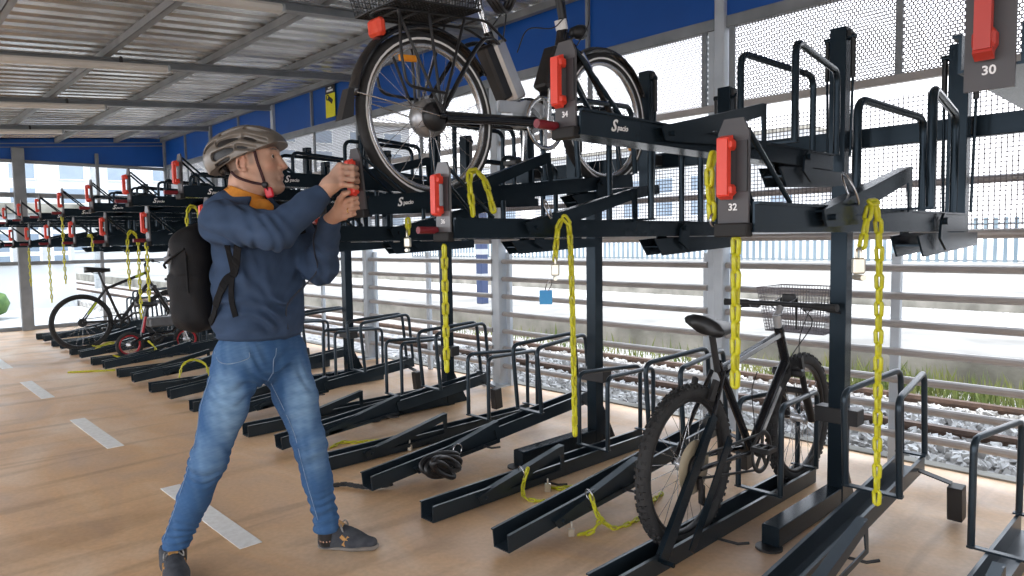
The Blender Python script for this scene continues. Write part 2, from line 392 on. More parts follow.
for i in range(5200):                       # ballast stones
    x = rng.uniform(-7, .6); y = rng.uniform(4.45, 6.6); r_ = rng.uniform(.012, .028)
    if abs(y-5.50) < .10 or y > 6.32: continue
    M = Matrix.Rotation(rng.uniform(0, 6), 3, 'Z') @ Matrix.Rotation(rng.uniform(0, 6), 3, 'X')
    vs = [M @ Vector((a*r_*rng.uniform(.6, 1.1), b_*r_*rng.uniform(.6, 1.1), c*r_*rng.uniform(.5, .9)))+Vector((x, y, -.10+rng.uniform(0, .03))) for a in (-1, 1) for b_ in (-1, 1) for c in (-1, 1)]
    m.add(vs, [(0, 1, 3, 2), (4, 6, 7, 5), (0, 4, 5, 1), (2, 3, 7, 6), (0, 2, 6, 4), (1, 5, 7, 3)])
o = m.build('ballast_stones', mat('ballast', (.30, .29, .28), .9, 0, (9, (.58, .57, .55), 1))); tag(o, 'grey ballast stones along the railway track outside', 'gravel'); o['kind'] = 'stuff'
m = MB()
for i in range(2900):
    x = rng.uniform(-9, 1) if rng.random() < .35 else rng.gauss(-2.0, 1.0); y = rng.gauss(6.86, .18); h = rng.uniform(.08, .33)*(1.0 if rng.random() < .6 else .6); a = rng.uniform(0, 6.28); dx, dy = .03*math.cos(a), .03*math.sin(a); lx = rng.gauss(0, .05); ly = rng.gauss(0, .05)
    y = min(max(y, 6.58), 7.12)
    m.add([(x-dx*.3, y-dy*.3, -.17), (x+dx*.3, y+dy*.3, -.17), (x+dx*.2+lx*.5, y+dy*.2+ly*.5, -.17+h*.6), (x+lx, min(max(y+ly, 6.55), 7.14), -.17+h)], [(0, 1, 2), (0, 2, 3)])
o = m.build('grass_strip', GRASS); tag(o, 'green weeds growing at the foot of the concrete platform wall', 'grass'); o['kind'] = 'stuff'
# far bar fence
t1 = thing('railing_fence', 'pale blue vertical bar fence beyond the far platform', 'fence', (-30, 35, .04))
m = MB()
for i in range(330): m.box((-60+i*.36+0, 0, 1.0), (.15, .05, 1.9))
m.build('bars', mat('fence_blue', (.13, .18, .22), .6, 0, (.6, (.20, .26, .30), 1)), t1)
m = MB()
for z in (.12, 1.7): m.box((0, .05, z), (120, .05, .07))
m.build('fence_rail', POST, t1)
def building(name, label, x, y, wx, wy, h, rot=0, nx=8, nz=4, mt=FACADE):
    t1 = thing('building', label, 'building', (x, y, -.3), (0, 0, rot))
    MB().box((0, 0, h/2), (wx, wy, h)).build('wall', mt, t1)
    MB().box((0, 0, h+.1), (wx+.4, wy+.4, .25)).build('roof', CONC, t1)
    for i in range(nx):
        for j in range(nz):
            cx = -wx/2+(i+.5)*wx/nx; cz = 1.2+(j+.45)*(h-1.4)/nz; ww, hh = wx/nx*.5, (h-1.4)/nz*.6
            f = MB().box((cx, -wy/2-.02, cz), (ww+.12, .08, hh+.12)).build('window', WHITE, t1)
            MB().box((cx, -wy/2-.05, cz), (ww, .06, hh)).build('pane', PANE, f)
building('a', 'pale station building beyond the tracks', -34, 52, 26, 8, 9)
building('b', 'long pale block far along the tracks', -85, 62, 30, 10, 12, R(50))
building('c', 'white building with grid facade seen through the gable end', -50, 17, 30, 6, 10, R(72), 12, 6)
building('e', 'low storage building with blue grid front close outside the gable', -22.5, .6, 7.5, 2.5, 2.5, R(90), 12, 4)
building('d', 'low white kiosk outside the gable at the left', -30, -3, 9, 4, 4.2, R(90), 3, 2)
# lattice canopy outside the gable
t1 = thing('truss_canopy', 'white steel truss spanning outside the gable end', 'truss', (-27, 6, -.25))
m = MB(); m2 = MB()
for z in (4.3, 5.0): m.tube([(0, -9, z), (0, 9, z)], .05, 6)
for i in range(18): m2.tube([(0, -9+i, 4.3 if i % 2 else 5.0), (0, -8+i, 5.0 if i % 2 else 4.3)], .035, 6)
m.build('chord', WHITE, t1); m2.build('lattice', WHITE, t1)
for y in (-6, 0.2, 2.6, 8): MB().box((0, y, 2.5), (.22, .22, 5)).build('canopy_post', GALV, t1)
MB().bar((0.1, 1.0, 3.2), (.1, 2.3, 5.0), .3, .06, (1, 0, 0)).build('strut', FACADE, t1)
struct(MB().box((15, 15, 4), (24, 8, 8.5)).build('reflection_blocker', mat('blocker_grey', (.11, .115, .12), .8, 0, (.7, (.16, .165, .17), 1))))  # unseen block added so the steel sides reflect something darker than sky
# hedge and planter
o = MB()
for i in range(60): o.ball((-19+rng.uniform(-.5, .5), -3+i*.09+rng.uniform(-.1, .1), -.05+rng.uniform(0, .35)), rng.uniform(.15, .3), 8)
tag(o.build('hedge', LEAF), 'low green hedge on the pavement outside the gable', 'hedge')
t1 = thing('canopy_mast', 'dark blue banded post on the platform beyond the louvres', 'post', (-9.6, 8.4, .16))
MB().box((0, 0, .9), (.16, .16, 1.8), bev=.01).build('shaft', mat('navy_paint', (.03, .05, .12), .5, 0, (3, (.05, .07, .15), 1)), t1)
m = MB()
for z in (.5, .95, 1.4): m.box((0, 0, z), (.17, .17, .1))
m.build('band', FACADE, t1)
# ---------------------------------------------------------------- ground racks
ORD = ['first', 'second', 'third', 'fourth', 'fifth', 'sixth', 'seventh', 'eighth', 'ninth', 'tenth', 'eleventh', 'twelfth', 'thirteenth', 'fourteenth', 'fifteenth', 'sixteenth', 'seventeenth', 'eighteenth', 'nineteenth', 'twentieth', 'twenty-first', 'twenty-second', 'twenty-third']
def channel(L_, hw=.047, h=.08, lip=.009, t_=.005):
    pf = [(-hw-lip, h), (-hw-lip, h-.006), (-hw, h-.006), (-hw, 0), (hw, 0), (hw, h-.006), (hw+lip, h-.006), (hw+lip, h), (hw-t_, h), (hw-t_, t_), (-hw+t_, t_), (-hw+t_, h)]
    m = MB(); k = len(pf)
    vs = [(x, y, z) for y in (0, L_) for x, z in pf]
    m.add(vs, [(i, (i+1) % k, k+(i+1) % k, k+i) for i in range(k)])
    caps = [(0, 1, 2, 11), (2, 3, 10, 11), (3, 4, 9, 10), (4, 5, 8, 9), (5, 6, 7, 8)]
    m.add(vs, [tuple(q[::-1]) for q in caps]+[tuple(k+i for i in q) for q in caps])
    return m
def hoop(sgn, y0, y1, zb, zt, fx, rx, r_=.0135):
    return MB().tube(bend([(sgn*fx, y0, zb), (sgn*fx, y0, zt+.01), (sgn*rx, y1, zt-.01), (sgn*rx, y1, zb)], .055, 5), r_, 10)
def wedge(x, y0, z0, L_, rise, drop, arm=True):
    """triangular wheel arm beside the channel: sloping top bar, rear leg, bottom bar"""
    m = MB(); T = .006
    top = [(0, 0), (.02, -.035), (.08, -.035), (L_, rise-.038), (L_, rise), (L_-.03, rise)]
    m.prism(top, (x, y0, z0), (0, 1, 0), (0, 0, 1), T)
    m.prism([(L_-.035, rise-.03), (L_, rise-.03), (L_, rise-drop), (L_-.02, rise-drop)], (x, y0, z0), (0, 1, 0), (0, 0, 1), T)
    m.prism([(.05, -.035), (.06, -.012), (L_, rise-drop+.022), (L_, rise-drop)], (x, y0, z0), (0, 1, 0), (0, 0, 1), T)
    # folded flange along the slope
    m.bar((x-.016, y0+.0, z0+.002), (x-.016, y0+L_, z0+rise), .04, .005)
    m.tube([(x-.04, y0+.05, z0-.012), (x+.014, y0+.05, z0-.012)], .008, 8)
    return m
PX = .512
def rack_x(i): return -2.07-PX*i
def make_rack(raised):
    t1 = thing('bike_rack', 'x', 'bike rack', group='ground bike racks')
    channel(1.75).build('channel', STEELG, t1)
    y0, y1 = 1.21, 1.74; top = .50 if not raised else .49
    for s_ in (-1, 1):
        h_ = hoop(s_, y0, y1, .078, top, .107, .05).build('wheel_hoop', STEELG, t1)
    MB().box((0, y0, .084), (.24, .028, .008)).build('cross_bar', STEELG, t1)
    MB().box((0, y1-.03, .088), (.13, .028, .008)).build('cross_bar', STEELG, t1)
    (wedge(.066, .26, .036, .62, .085, .13) if raised else wedge(.066, .26, .055, .62, .125, .15)).build('locking_arm', STEELG, t1)
    m = MB(); m.tube([(.04, .75, .006), (.14, .75, .012), (.17, .79, .012)], .006, 6); m.build('stay_rod', STEELM, t1)
    if raised:
        m = MB(); m.bar((.05, 1.66, .03), (.18, 1.66, .0), .035, .006); m.box((.20, 1.66, -.085), (.06, .07, .155), bev=.003); m.build('support_foot', STEELM, t1)
    return t1
LOWP = make_rack(False); HIP = make_rack(True); used = {0: 0, 1: 0}
def rack_label(i):
    sp = {-3: 'empty dark steel ground rack at the bottom right corner', -2: 'empty dark raised ground rack right of the parked mountain bike', -1: 'dark ground rack holding the mountain bike with front basket', 0: 'empty dark raised ground rack just left of the mountain bike', 1: 'empty dark ground rack with cut-off chain lock, second left of the mountain bike', 2: 'raised ground rack with black coiled lock at its front end', 3: 'ground rack left of the one with the black coiled lock',
          13: 'far ground rack holding the small bike with red-rimmed wheels', 15: 'far ground rack under the slim parked bike', 19: 'last ground rack at the far gable end'}
    return sp.get(i, 'empty dark steel ground rack, %s in the row left of the mountain bike' % ORD[i])
for i in range(-3, 20):
    raised = (i % 2 == 0); src = HIP if raised else LOWP; key = int(raised)
    loc = (rack_x(i)-(.045 if i == -3 else 0), 1.89, .024 if raised else .003); rot = (R(5.4) if raised else 0, 0, 0)
    if not used[key]: src.location = loc; src.rotation_euler = rot; src['label'] = rack_label(i); used[key] = 1; o = src
    else: o = dup(src, loc, rack_label(i), rot)
    if i == -2: RIGHT_RAISED = o
    if i == -1:
        for ch in list(o.children):
            if ch.name.startswith('locking_arm'): bpy.data.objects.remove(ch)
        wm = MB(); L_ = .62
        wm.prism([(0, 0), (.05, 0), (.62, .02), (.62, .065), (.0, .06)], (.068, .335, .045), (0, .62, .78), (0, -.78, .62), .006)
        wm.bar((.05, .305, .055), (.05, .705, .54), .04, .006, (0, -1, .8))
        wm.prism([(0, 0), (.045, 0), (.045, .5), (0, .5)], (.085, .465, .06), (0, .8, -.6), (0, .6, .8), .006)
        wm.tube([(.02, .335, .045), (.10, .335, .045)], .01, 8)
        wm.build('locking_arm', STEEL, o)
for ch in RIGHT_RAISED.children:
    if ch.name.startswith('locking_arm'): ch.location = (.075, -.12, .055)
# ---------------------------------------------------------------- columns, beams
COLX = [-1.315-1.515*i for i in range(7)]
c0 = None
for i, x in enumerate(COLX):
    lab = ['dark square steel column of the rack right of the mountain bike', 'dark steel rack column left of the mountain bike seat', 'dark steel rack column behind the hanging chain in the middle', 'dark steel rack column behind the man\'s raised arm', 'dark steel rack column hidden behind the man', 'far dark steel rack column, sixth from the right', 'farthest dark steel rack column'][i]
    if c0 is None:
        c0 = thing('rack_column', lab, 'column', (x, 3.42, 0), group='rack columns')
        MB().box((0, 0, .78), (.075, .075, 1.56), bev=.003).build('upright', STEEL, c0)
        MB().box((-.005, -.33, .051), (.078, .72, .085), bev=.003).build('foot_beam', STEEL, c0)
        MB().lathe([(.0, 0), (.055, 0), (.055, .009), (0, .009)], (-.005, -.70, 0), n=20, smooth=False).build('base_plate', STEELM, c0)
        MB().prism([(0, 0), (.16, 0), (.0, .30)], (.0, .037, .0), (0, 1, 0), (0, 0, 1), .008).build('gusset', STEEL, c0)
        MB().box((0, .0, .44), (.2, .085, .075), bev=.003).build('clamp', STEELM, c0)
    else: dup(c0, (x, 3.42, 0), lab)
m = MB(); m.box((-5.2, 3.355, 1.735), (12.6, .05, .085), bev=.003)
tag(m.build('rack_beam', STEEL), 'long dark beam running behind all the upper tray masts', 'beam')
# ---------------------------------------------------------------- upper trays
LOGO = text_mesh('pacio', .022, 'logo', .25); BIGS = text_mesh('S', .046, 'logo', .4)
NUM = {}
def number(txt, par, mt=INK):
    me = NUM.get(txt) or text_mesh(txt, .021, 'number'); NUM[txt] = me
    o = link('number', me, par, (0, -.0085, .055)); o.rotation_euler = (R(90), 0, 0)
    if not me.materials: me.materials.append(mt)
PLATE = mat('front_plate_grey', (.055, .052, .056), .5, 0, (12, (.068, .064, .068), 1)); PLATEL = mat('front_plate_light', (.13, .13, .135), .35, .3, (12, (.16, .16, .165), 1))
PHOLE = mat('end_shade_black', (.006, .006, .007), .7, 0, (9, (.01, .01, .01), 1))  # black painted for the shade in the open tray ends
for me in (LOGO, BIGS): me.materials.append(INK)
def front_plate_mesh(hw=.036, z0=.012, z1=.245):
    return MB().prism([(-hw, z0), (hw, z0), (hw, z1-.03), (hw-.014, z1), (-hw+.014, z1), (-hw, z1-.03)], (0, -.004, 0), (1, 0, 0), (0, 0, 1), .007)
def handle_mesh():
    m = MB(); x = -.008
    for z in (.092, .188): m.box((x, -.019, z), (.034, .032, .024), bev=.006)
    m.prism([(-.012, .081), (.012, .081), (.012, .199), (-.012, .199)], (x, -.033, 0), (1, 0, 0), (0, 0, 1), .017)
    m.bar((x, -.036, .083), (x, -.018, .077), .028, .011); m.bar((x, -.036, .197), (x, -.018, .203), .028, .011)
    return m
def make_tray(high, light=False):
    t1 = thing('upper_tray', 'x', 'bike tray', group='upper bike trays')
    L_ = 1.62
    channel(L_, h=.066).build('channel', STEEL, t1)
    fp = front_plate_mesh().build('front_plate', PLATEL if light else PLATE, t1)
    MB().box((0, -.006, .006), (.078, .03, .03), bev=.003).build('end_shade_block', PHOLE, t1)  # solid black block stands in for shade inside the open channel end
    h_ = handle_mesh().build('handle', RED, t1)
    MB().prism([(.008, .088), (.034, .088), (.034, .196), (.008, .196)], (0, -.0095, 0), (1, 0, 0), (0, 0, 1), .004).build('recess', STEELM, t1)
    for s_ in (-1, 1): MB().tube([(s_*.030, .0, .22), (s_*.045, .17, .068)], .006, 6).build('brace_rod', STEEL, t1)
    y0, y1 = (.98, 1.45) if not high else (1.12, 1.64)
    for s_ in (-1, 1): hoop(s_, y0, y1, .066, .42, .107, .05).build('wheel_hoop', STEEL, t1)
    MB().box((0, y0, .070), (.24, .028, .008)).build('cross_bar', STEEL, t1)
    w0 = .30 if not high else .34
    wedge(.066, w0, .048, .64, .145, .155).build('locking_arm', STEEL, t1)
    # cranked pivot bracket under the rear
    m = MB(); yb = 1.10 if not high else 1.14
    for s_ in (-1, 1):
        m.prism([(0, -.01), (.06, -.08), (.72, -.05), (.72, .0), (.2, .0)], (s_*.04, yb, 0), (0, 1, 0), (0, 0, 1), .006)
        m.prism([(.16, -.02), (.23, -.06), (.24, .05), (.2, .065), (.17, .04)], (s_*.058, yb, 0), (0, 1, 0), (0, 0, 1), .008)
        m.tube([(s_*.06, yb+.2, .04), (s_*.07, yb+.2, .04)], .012, 8)
    m.prism([(-.04, -.005), (.04, -.005), (.04, 0.0), (-.04, 0)], (0, yb+.36, 0), (1, 0, 0), (0, 1, 0), .70)
    m2 = MB()
    for s_ in (-1, 1): m2.prism([(0, -.01), (.06, -.08), (.72, -.05), (.72, .0), (.2, .0)], (s_*.04, yb, -.003), (0, 1, 0), (0, 0, 1), .006); m2.prism([(.16, -.02), (.23, -.06), (.24, .05), (.2, .065), (.17, .04)], (s_*.06, yb, -.003), (0, 1, 0), (0, 0, 1), .008); m2.tube([(s_*.06, yb+.2, .035), (s_*.075, yb+.2, .035)], .012, 8)
    m2.bar((0, yb+.035, -.045), (0, yb+.72, -.03), .082, .006)
    m2.build('pivot_bracket', STEEL, t1)
    if high:
        lg = link('logo', BIGS, t1, (.0485, .135, .034)); lg.rotation_euler = (R(90), 0, R(90))
        lg = link('logo', LOGO, t1, (.0485, .176, .031)); lg.rotation_euler = (R(90), 0, R(90))
    MB().tube([(-.03, -.012, .028), (-.03, -.085, .028)], .012, 10).build('grip', MAROON, t1)
    return t1
def make_mast(h, zb):
    t1 = thing('tray_mast', 'x', 'mast', group='upper tray masts')
    MB().box((0, 0, h/2), (.07, .06, h), bev=.003).build('upright', STEEL, t1)
    MB().box((.02, 0, h-.03), (.06, .035, .03), bev=.003).build('cap_bracket', STEELM, t1)
    MB().box((0, .075, zb), (.05, .12, .06), bev=.003).build('beam_clip', STEELM, t1)
    for s_ in (-1, 1):
        m = MB(); m.tube([(s_*.055, 0, h-.05), (s_*.055, 0, h-.22)], .011, 8); m.build('gas_spring', BLACK, t1)
        m = MB(); m.tube([(s_*.055, 0, h-.22), (s_*.048, 0, .1)], .006, 6); m.tube([(s_*.03, 0, h-.045), (s_*.066, 0, h-.045)], .013, 8); m.build('piston_rod', STEEL, t1)
    return t1
LT = make_tray(False); LTL = make_tray(False, True); HT = make_tray(True); LM = make_mast(.76, .45); HM = make_mast(.66, .185)
first = set()
def put(src, loc, label, rot=(0, 0, 0)):
    if src.name not in first: first.add(src.name); src.location = loc; src.rotation_euler = rot; src['label'] = label; return src
    return dup(src, loc, label, rot)
def drop(o, *names):
    for ch in list(o.children):
        if ch.name.split('.')[0] in names: bpy.data.objects.remove(ch)
UP = 1.018; YT = 1.40; TILT = R(6)
lowlab = ['lower-set upper tray with grey front plate numbered 32 and red handle', 'lower-set upper tray with light front plate just right of the man\'s hands', 'lower-set upper tray behind the man\'s elbow', 'lower-set upper tray behind the man\'s shoulder', 'lower-set upper tray with bright red handle left of the helmet and above the backpack']
hilab = ['upper tray with grey front plate numbered 30 in the top right corner', 'raised upper tray with front plate numbered 34 before the e-bike', 'tilted upper tray carrying the e-bike and held by the man', 'raised upper tray with red handle seen above the man\'s arm', 'raised upper tray with red handle just left of the helmet']
TRAYS = {}
for q in range(12):
    x = -.765-1.012*min(q, 4)-.99*max(0, q-4)
    lab = lowlab[q] if q < 5 else 'far lower-set upper tray with red handle, %s of the low trays counted from number 32' % ORD[q]
    o = put(LTL if q in (1, 4) else LT, (x, YT+(.12 if q == 2 else 0), 1.31), lab); TRAYS['L', q] = o
    put(LM, (x-.03, 3.22, 1.285), 'short mast with gas springs behind '+('the low tray numbered 32' if q == 0 else 'the %s low tray from the right' % ORD[q]))
for q in range(12):
    x = -.27-.978*min(q, 4)-.99*max(0, q-4)-(.049 if q == 2 else .033 if q == 0 else 0)
    lab = hilab[q] if q < 5 else 'far raised upper tray with red handle, %s of the raised trays counted from number 30' % ORD[q]
    rot = (TILT, 0, 0) if q == 2 else (0, 0, 0)
    o = put(HT, (x, YT if q != 2 else 1.405, 1.575 if q != 2 else 1.405), lab, rot); TRAYS['H', q] = o
    put(HM, (x-.01, 3.22, 1.55), 'tall mast with gas springs behind '+('the raised tray numbered 30' if q == 0 else 'the %s raised tray from the right' % ORD[q]))

drop(TRAYS['L', 0], 'grip'); drop(TRAYS['H', 2], 'grip')
o = TRAYS['H', 0]; drop(o, 'grip', 'handle', 'front_plate', 'recess', 'logo', 'end_shade_block')
front_plate_mesh(.036, -.035, .34).build('front_plate', PLATE, o)
hm = handle_mesh().build('handle', mat('dark_red_plastic', (.42, .035, .025), .4, 0, (8, (.48, .045, .03), 1)), o); hm.location = (.004, 0, -.105); hm.scale = (1, 1, 1.62)
for key, txt in ((('L', 0), '32'), (('L', 1), '36'), (('H', 0), '30'), (('H', 1), '34')): number(txt, TRAYS[key])
NUMO = [c for c in TRAYS['H', 0].children if c.name.startswith('number')][0]; NUMO.location.z = -.004
# ---------------------------------------------------------------- bicycles
SPOKE = mat('spoke_wire', (.45, .45, .46), .25, .9, (5, (.55, .55, .56), 1))
RIMS = mat('rim_alloy', (.55, .55, .56), .25, .85, (5, (.65, .65, .66), 1))
TAN = mat('spoke_guard', (.34, .28, .19), .35, 0, (6, (.42, .36, .25), 1))
REDRIM = mat('red_rim', (.35, .02, .03), .3, .3, (5, (.45, .03, .04), 1))
def wheel(par, name, c, r, tr, rim=BLACK, knobs=False, hub=.03, ns=28, stripe=None, cassette=None):
    c = Vector(c); m = MB()
    m.lathe([(r-tr+tr*math.cos(a*math.pi/6)*1.0, tr*.95*math.sin(a*math.pi/6)) for a in range(12)], c, (1, 0, 0), 48, True, True)
    if knobs:
        nk = 72
        for i in range(nk):
            a = 2*math.pi*i/nk; e = Vector((0, math.cos(a), math.sin(a))); tt_ = Vector((0, -math.sin(a), math.cos(a)))
            rows = (-.55, .15, .75) if i % 2 else (-.8, -.1, .5)
            for w_ in rows:
                ang = w_*1.15; p = c+e*(r-tr+tr*1.02*math.cos(ang))+Vector((1, 0, 0))*tr*math.sin(ang)
                nrm = (e*math.cos(ang)+Vector((1, 0, 0))*math.sin(ang)); sd = tt_.cross(nrm)
                m.box(p, (.011, .013, .009), Matrix((sd, tt_, nrm)).transposed())
    ty = m.build(name, RUBBER, par)
    m = MB(); ri = r-2*tr+.004
    m.lathe([(ri+.004, -.012), (ri-.016, -.011), (ri-.020, 0), (ri-.016, .011), (ri+.004, .012)], c, (1, 0, 0), 48, True, True); m.build('rim', rim, ty)
    if stripe: MB().lathe([(r-tr*1.1, tr*.985), (r-tr*1.45, tr*.93)], c, (1, 0, 0), 48).build('reflective_stripe', stripe, ty)
    m = MB()
    for i in range(ns):
        a = 2*math.pi*i/ns; s_ = 1 if i % 2 else -1; b_ = a+(.55 if (i//2) % 2 else -.55)
        m.tube([c+Vector((s_*.03, math.cos(b_)*hub, math.sin(b_)*hub)), c+Vector((0, math.cos(a)*(ri-.015), math.sin(a)*(ri-.015)))], .0013, 4, cap=False)
    m.build('spokes', SPOKE, ty)
    m = MB(); m.lathe([(0, -.055), (.012, -.055), (.012, -.04), (hub, -.036), (hub, -.026), (hub*.7, -.02), (hub*.7, .02), (hub, .026), (hub, .036), (.012, .04), (.012, .055), (0, .055)], c, (1, 0, 0), 18); m.build('hub', SILVER, ty)
    if cassette:
        m = MB()
        for k_ in range(6): m.lathe([(.01, .038+k_*.004), (.052-.006*k_, .038+k_*.004), (.052-.006*k_, .0405+k_*.004), (.01, .0405+k_*.004)], c, (1, 0, 0), 28, False)
        m.build('cassette', STEELM, ty)
        if cassette == 'guard': MB().lathe([(.02, .037), (.112, .037), (.114, .035), (.02, .034)], c, (1, 0, 0), 40).build('spoke_guard', TAN, ty)
    return ty
def crankset(par, bb, r, up, mt, ringmt, L_=.17, spokes=5, disc=False):
    bb = Vector(bb); x = .055
    m = MB(); m.lathe([(r, x-.003), (r+.006, x), (r, x+.003), (r-.016, x+.003), (r-.016, x-.003)], bb, (1, 0, 0), 44, True, True)
    for k_ in range(spokes):
        a = 2*math.pi*k_/spokes+up; m.bar(bb+Vector((x, 0, 0)), bb+Vector((x, math.cos(a)*(r-.01), math.sin(a)*(r-.01))), .022, .006, (1, 0, 0))
    m.lathe([(0, x-.02), (.028, x-.02), (.028, x+.012), (0, x+.012)], bb, (1, 0, 0), 18); m.tube([bb-Vector((x, 0, 0)), bb+Vector((x, 0, 0))], .022, 12)
    cs = m.build('crankset', ringmt, par)
    for s_ in (1, -1):
        e = Vector((0, math.cos(up)*s_, math.sin(up)*s_)); p0 = bb+Vector((s_*(x+.02), 0, 0)); p1 = p0+e*L_+Vector((s_*.012, 0, 0))
        MB().bar(p0, p1, .024, .014, (1, 0, 0), .003).build('crank_arm', mt, cs)
        m = MB(); q = p1+Vector((s_*.055, 0, 0))
        for dy in (-.035, .035): m.box(q+Vector((0, dy, 0)), (.085, .014, .022), bev=.003)
        for dx in (-.036, 0, .036): m.box(q+Vector((dx, 0, 0)), (.012, .07, .018))
        m.tube([p1, q], .008, 8); m.build('pedal', BLACK, cs)
    return cs
def saddle(par, c, w_=.075, L_=.135, mt=BLACK):
    m = MB(); c = Vector(c); N = 14; rings = []; n = 14
    for i in range(N+1):
        t_ = i/N; y = -L_+2*L_*t_; hw = w_*(1-t_)**.75*(1 if t_ > .06 else .8)+.018; hw = hw*(.55 if i == 0 else 1)*(.6 if i == N else 1)
        zc = .012*math.cos(t_*math.pi*1.0)+.006
        rings.append([c+Vector((math.cos(a)*hw, y, zc+math.sin(a)*(.018 if math.sin(a) > 0 else .056*(1-.5*t_))-.025*abs(math.cos(a))**3*(1-t_))) for a in [2*math.pi*k_/n for k_ in range(n)]])
    m.add([q for rg in rings for q in rg], [(i*n+k_, i*n+(k_+1) % n, (i+1)*n+(k_+1) % n, (i+1)*n+k_) for i in range(N) for k_ in range(n)]+[tuple(range(n))[::-1], tuple(N*n+k_ for k_ in range(n))], True)
    o = m.build('saddle', mt, par)
    m = MB()
    for s_ in (-1, 1): m.tube(curve([c+Vector((s_*.03, -.09, -.015)), c+Vector((s_*.022, -.04, -.045)), c+Vector((s_*.02, .04, -.045)), c+Vector((s_*.012, .1, -.012))], 12), .004, 6)
    m.build('saddle_rail', STEELM, o); return o
def handlebar(par, c, half, sweep, grip=.12, mt=BLACK, rise=.0):
    c = Vector(c); m = MB(); pts = [c+Vector((s_*half*abs(k_), -sweep*abs(k_)**2, rise*abs(k_))) for k_ in (-1, -.6, -.25, 0, .25, .6, 1) for s_ in ((1 if k_ > 0 else -1),)]
    m.tube(curve(pts, 24), .0125, 10); hb = m.build('handlebar', mt, par)
    for s_ in (-1, 1):
        e = c+Vector((s_*half, -sweep, rise)); p = c+Vector((s_*(half-grip), -sweep*((half-grip)/half)**2, rise*.8))
        m = MB(); m.tube([p, p*.9+e*.1, p*.1+e*.9, e], [.015, .0165, .0165, .018], 12); m.build('grip', RUBBER, hb)
        b_ = p+Vector((-s_*.03, .012, -.012)); m = MB(); m.box(b_, (.045, .03, .026), bev=.006)
        m.tube(curve([b_+Vector((0, .02, 0)), b_+Vector((s_*.05, .055, -.012)), b_+Vector((s_*.13, .045, -.02))], 10), .006, 6); m.build('brake_lever', BLACK, hb)
    return hb
def wire_basket(par, c, top, bot, h, mt=BLACK, nx=12, ny=10, nz=5, r_=.0028):
    """top/bot=(half width x, half length y)"""
    c = Vector(c); m = MB()
    def ring(t_): a = top[0]*t_+bot[0]*(1-t_); b_ = top[1]*t_+bot[1]*(1-t_); return a, b_, h*t_
    for j in range(nz+1):
        a, b_, z = ring(j/nz); m.tube([c+Vector(q) for q in ((-a, -b_, z), (a, -b_, z), (a, b_, z), (-a, b_, z))], r_*(2 if j in (0, nz) else 1), 5, True, smooth=False)
    for s_ in (-1, 1):
        for i in range(nx+1):
            f = -1+2*i/nx; m.tube([c+Vector((bot[0]*f, s_*bot[1], 0)), c+Vector((top[0]*f, s_*top[1], h))], r_, 4)
        for i in range(ny+1):
            f = -1+2*i/ny; m.tube([c+Vector((s_*bot[0], bot[1]*f, 0)), c+Vector((s_*top[0], top[1]*f, h))], r_, 4)
    for i in range(nx+1): f = -1+2*i/nx; m.tube([c+Vector((bot[0]*f, -bot[1], 0)), c+Vector((bot[0]*f, bot[1], 0))], r_, 4)
    for i in range(ny+1): f = -1+2*i/ny; m.tube([c+Vector((-bot[0], bot[1]*f, 0)), c+Vector((bot[0], bot[1]*f, 0))], r_, 4)
    return m.build('basket', mt, par)
def V(y, z, x=0): return Vector((x, y, z))
def stays(m, top, axle, xt, xa, r_):
    for s_ in (-1, 1): m.tube([V(*top, s_*xt), V(*axle, s_*xa)], r_, 8)
def chain_loop(par, bb, ax, r1, r2, x, mt=STEELM):
    bb = Vector(bb); ax = Vector(ax); pts = [bb+V(math.cos(a)*r1, math.sin(a)*r1, x) for a in [math.pi/2-math.pi*i/10 for i in range(11)]]+[ax+V(math.cos(a)*r2, math.sin(a)*r2, x) for a in [-math.pi/2-math.pi*i/10 for i in range(11)]]
    return MB().tube(pts, .0055, 6, True).build('chain', mt, par)
# -- mountain bike on the ground rack
t1 = thing('mountain_bike', 'black mountain bike with grey mesh front basket parked on the ground rack', 'bicycle', (-1.565, 2.48, .018))
wheel(t1, 'rear_wheel', V(0, .338), .338, .029, BLACK, True, cassette='guard')
wheel(t1, 'front_wheel', V(1.07, .338), .338, .029, BLACK, True, stripe=None)
BB = V(.55, .285); SC = (.245, .74); HT_, HB = (.82, .84), (.90, .66)
m = MB(); m.tube([BB, V(*SC)], .018, 12); m.tube([BB, V(*HB)], .024, 12); m.tube([V(.26, .70), V(.825, .80)], .019, 12); m.tube([V(*HB), V(*HT_)], .023, 12)
stays(m, (.25, .70), (0, .338), .03, .065, .010); stays(m, (.53, .29), (0, .338), .035, .065, .011); m.tube([V(.30, .66), V(.42, .73)], .012, 8)
fr = m.build('frame', GLOSSB, t1)
m = MB(); m.bar(V(.30, .712, .0195), V(.80, .80, .0195), .004, .02, (0, 0, 1)); m.bar(V(.61, .345, .025), V(.80, .545, .025), .004, .022, (0, -.7, .7)); m.build('frame_stripe', SILVER, fr)
m = MB(); m.tube([V(*HB), V(.93, .60)], .022, 10); m.box(V(.935, .60), (.16, .05, .04), bev=.01)
for s_ in (-1, 1): m.tube([V(.94, .61, s_*.065), V(1.0, .47, s_*.065)], .015, 10); m.tube([V(.99, .49, s_*.065), V(1.07, .338, s_*.065)], .021, 10)
m.box(V(.99, .50), (.15, .03, .03), bev=.008); m.build('fork', BLACK, t1)
m = MB(); m.tube([V(*HT_), V(.80, .90)], .02, 10); m.tube([V(.80, .895), V(.84, .935)], .017, 10); m.build('stem', SILVER, t1)
handlebar(t1, V(.85, .95), .285, .04)
m = MB(); m.tube([V(.245, .70), V(.20, .86)], .0145, 10); m.build('seat_post', STEELM, t1)
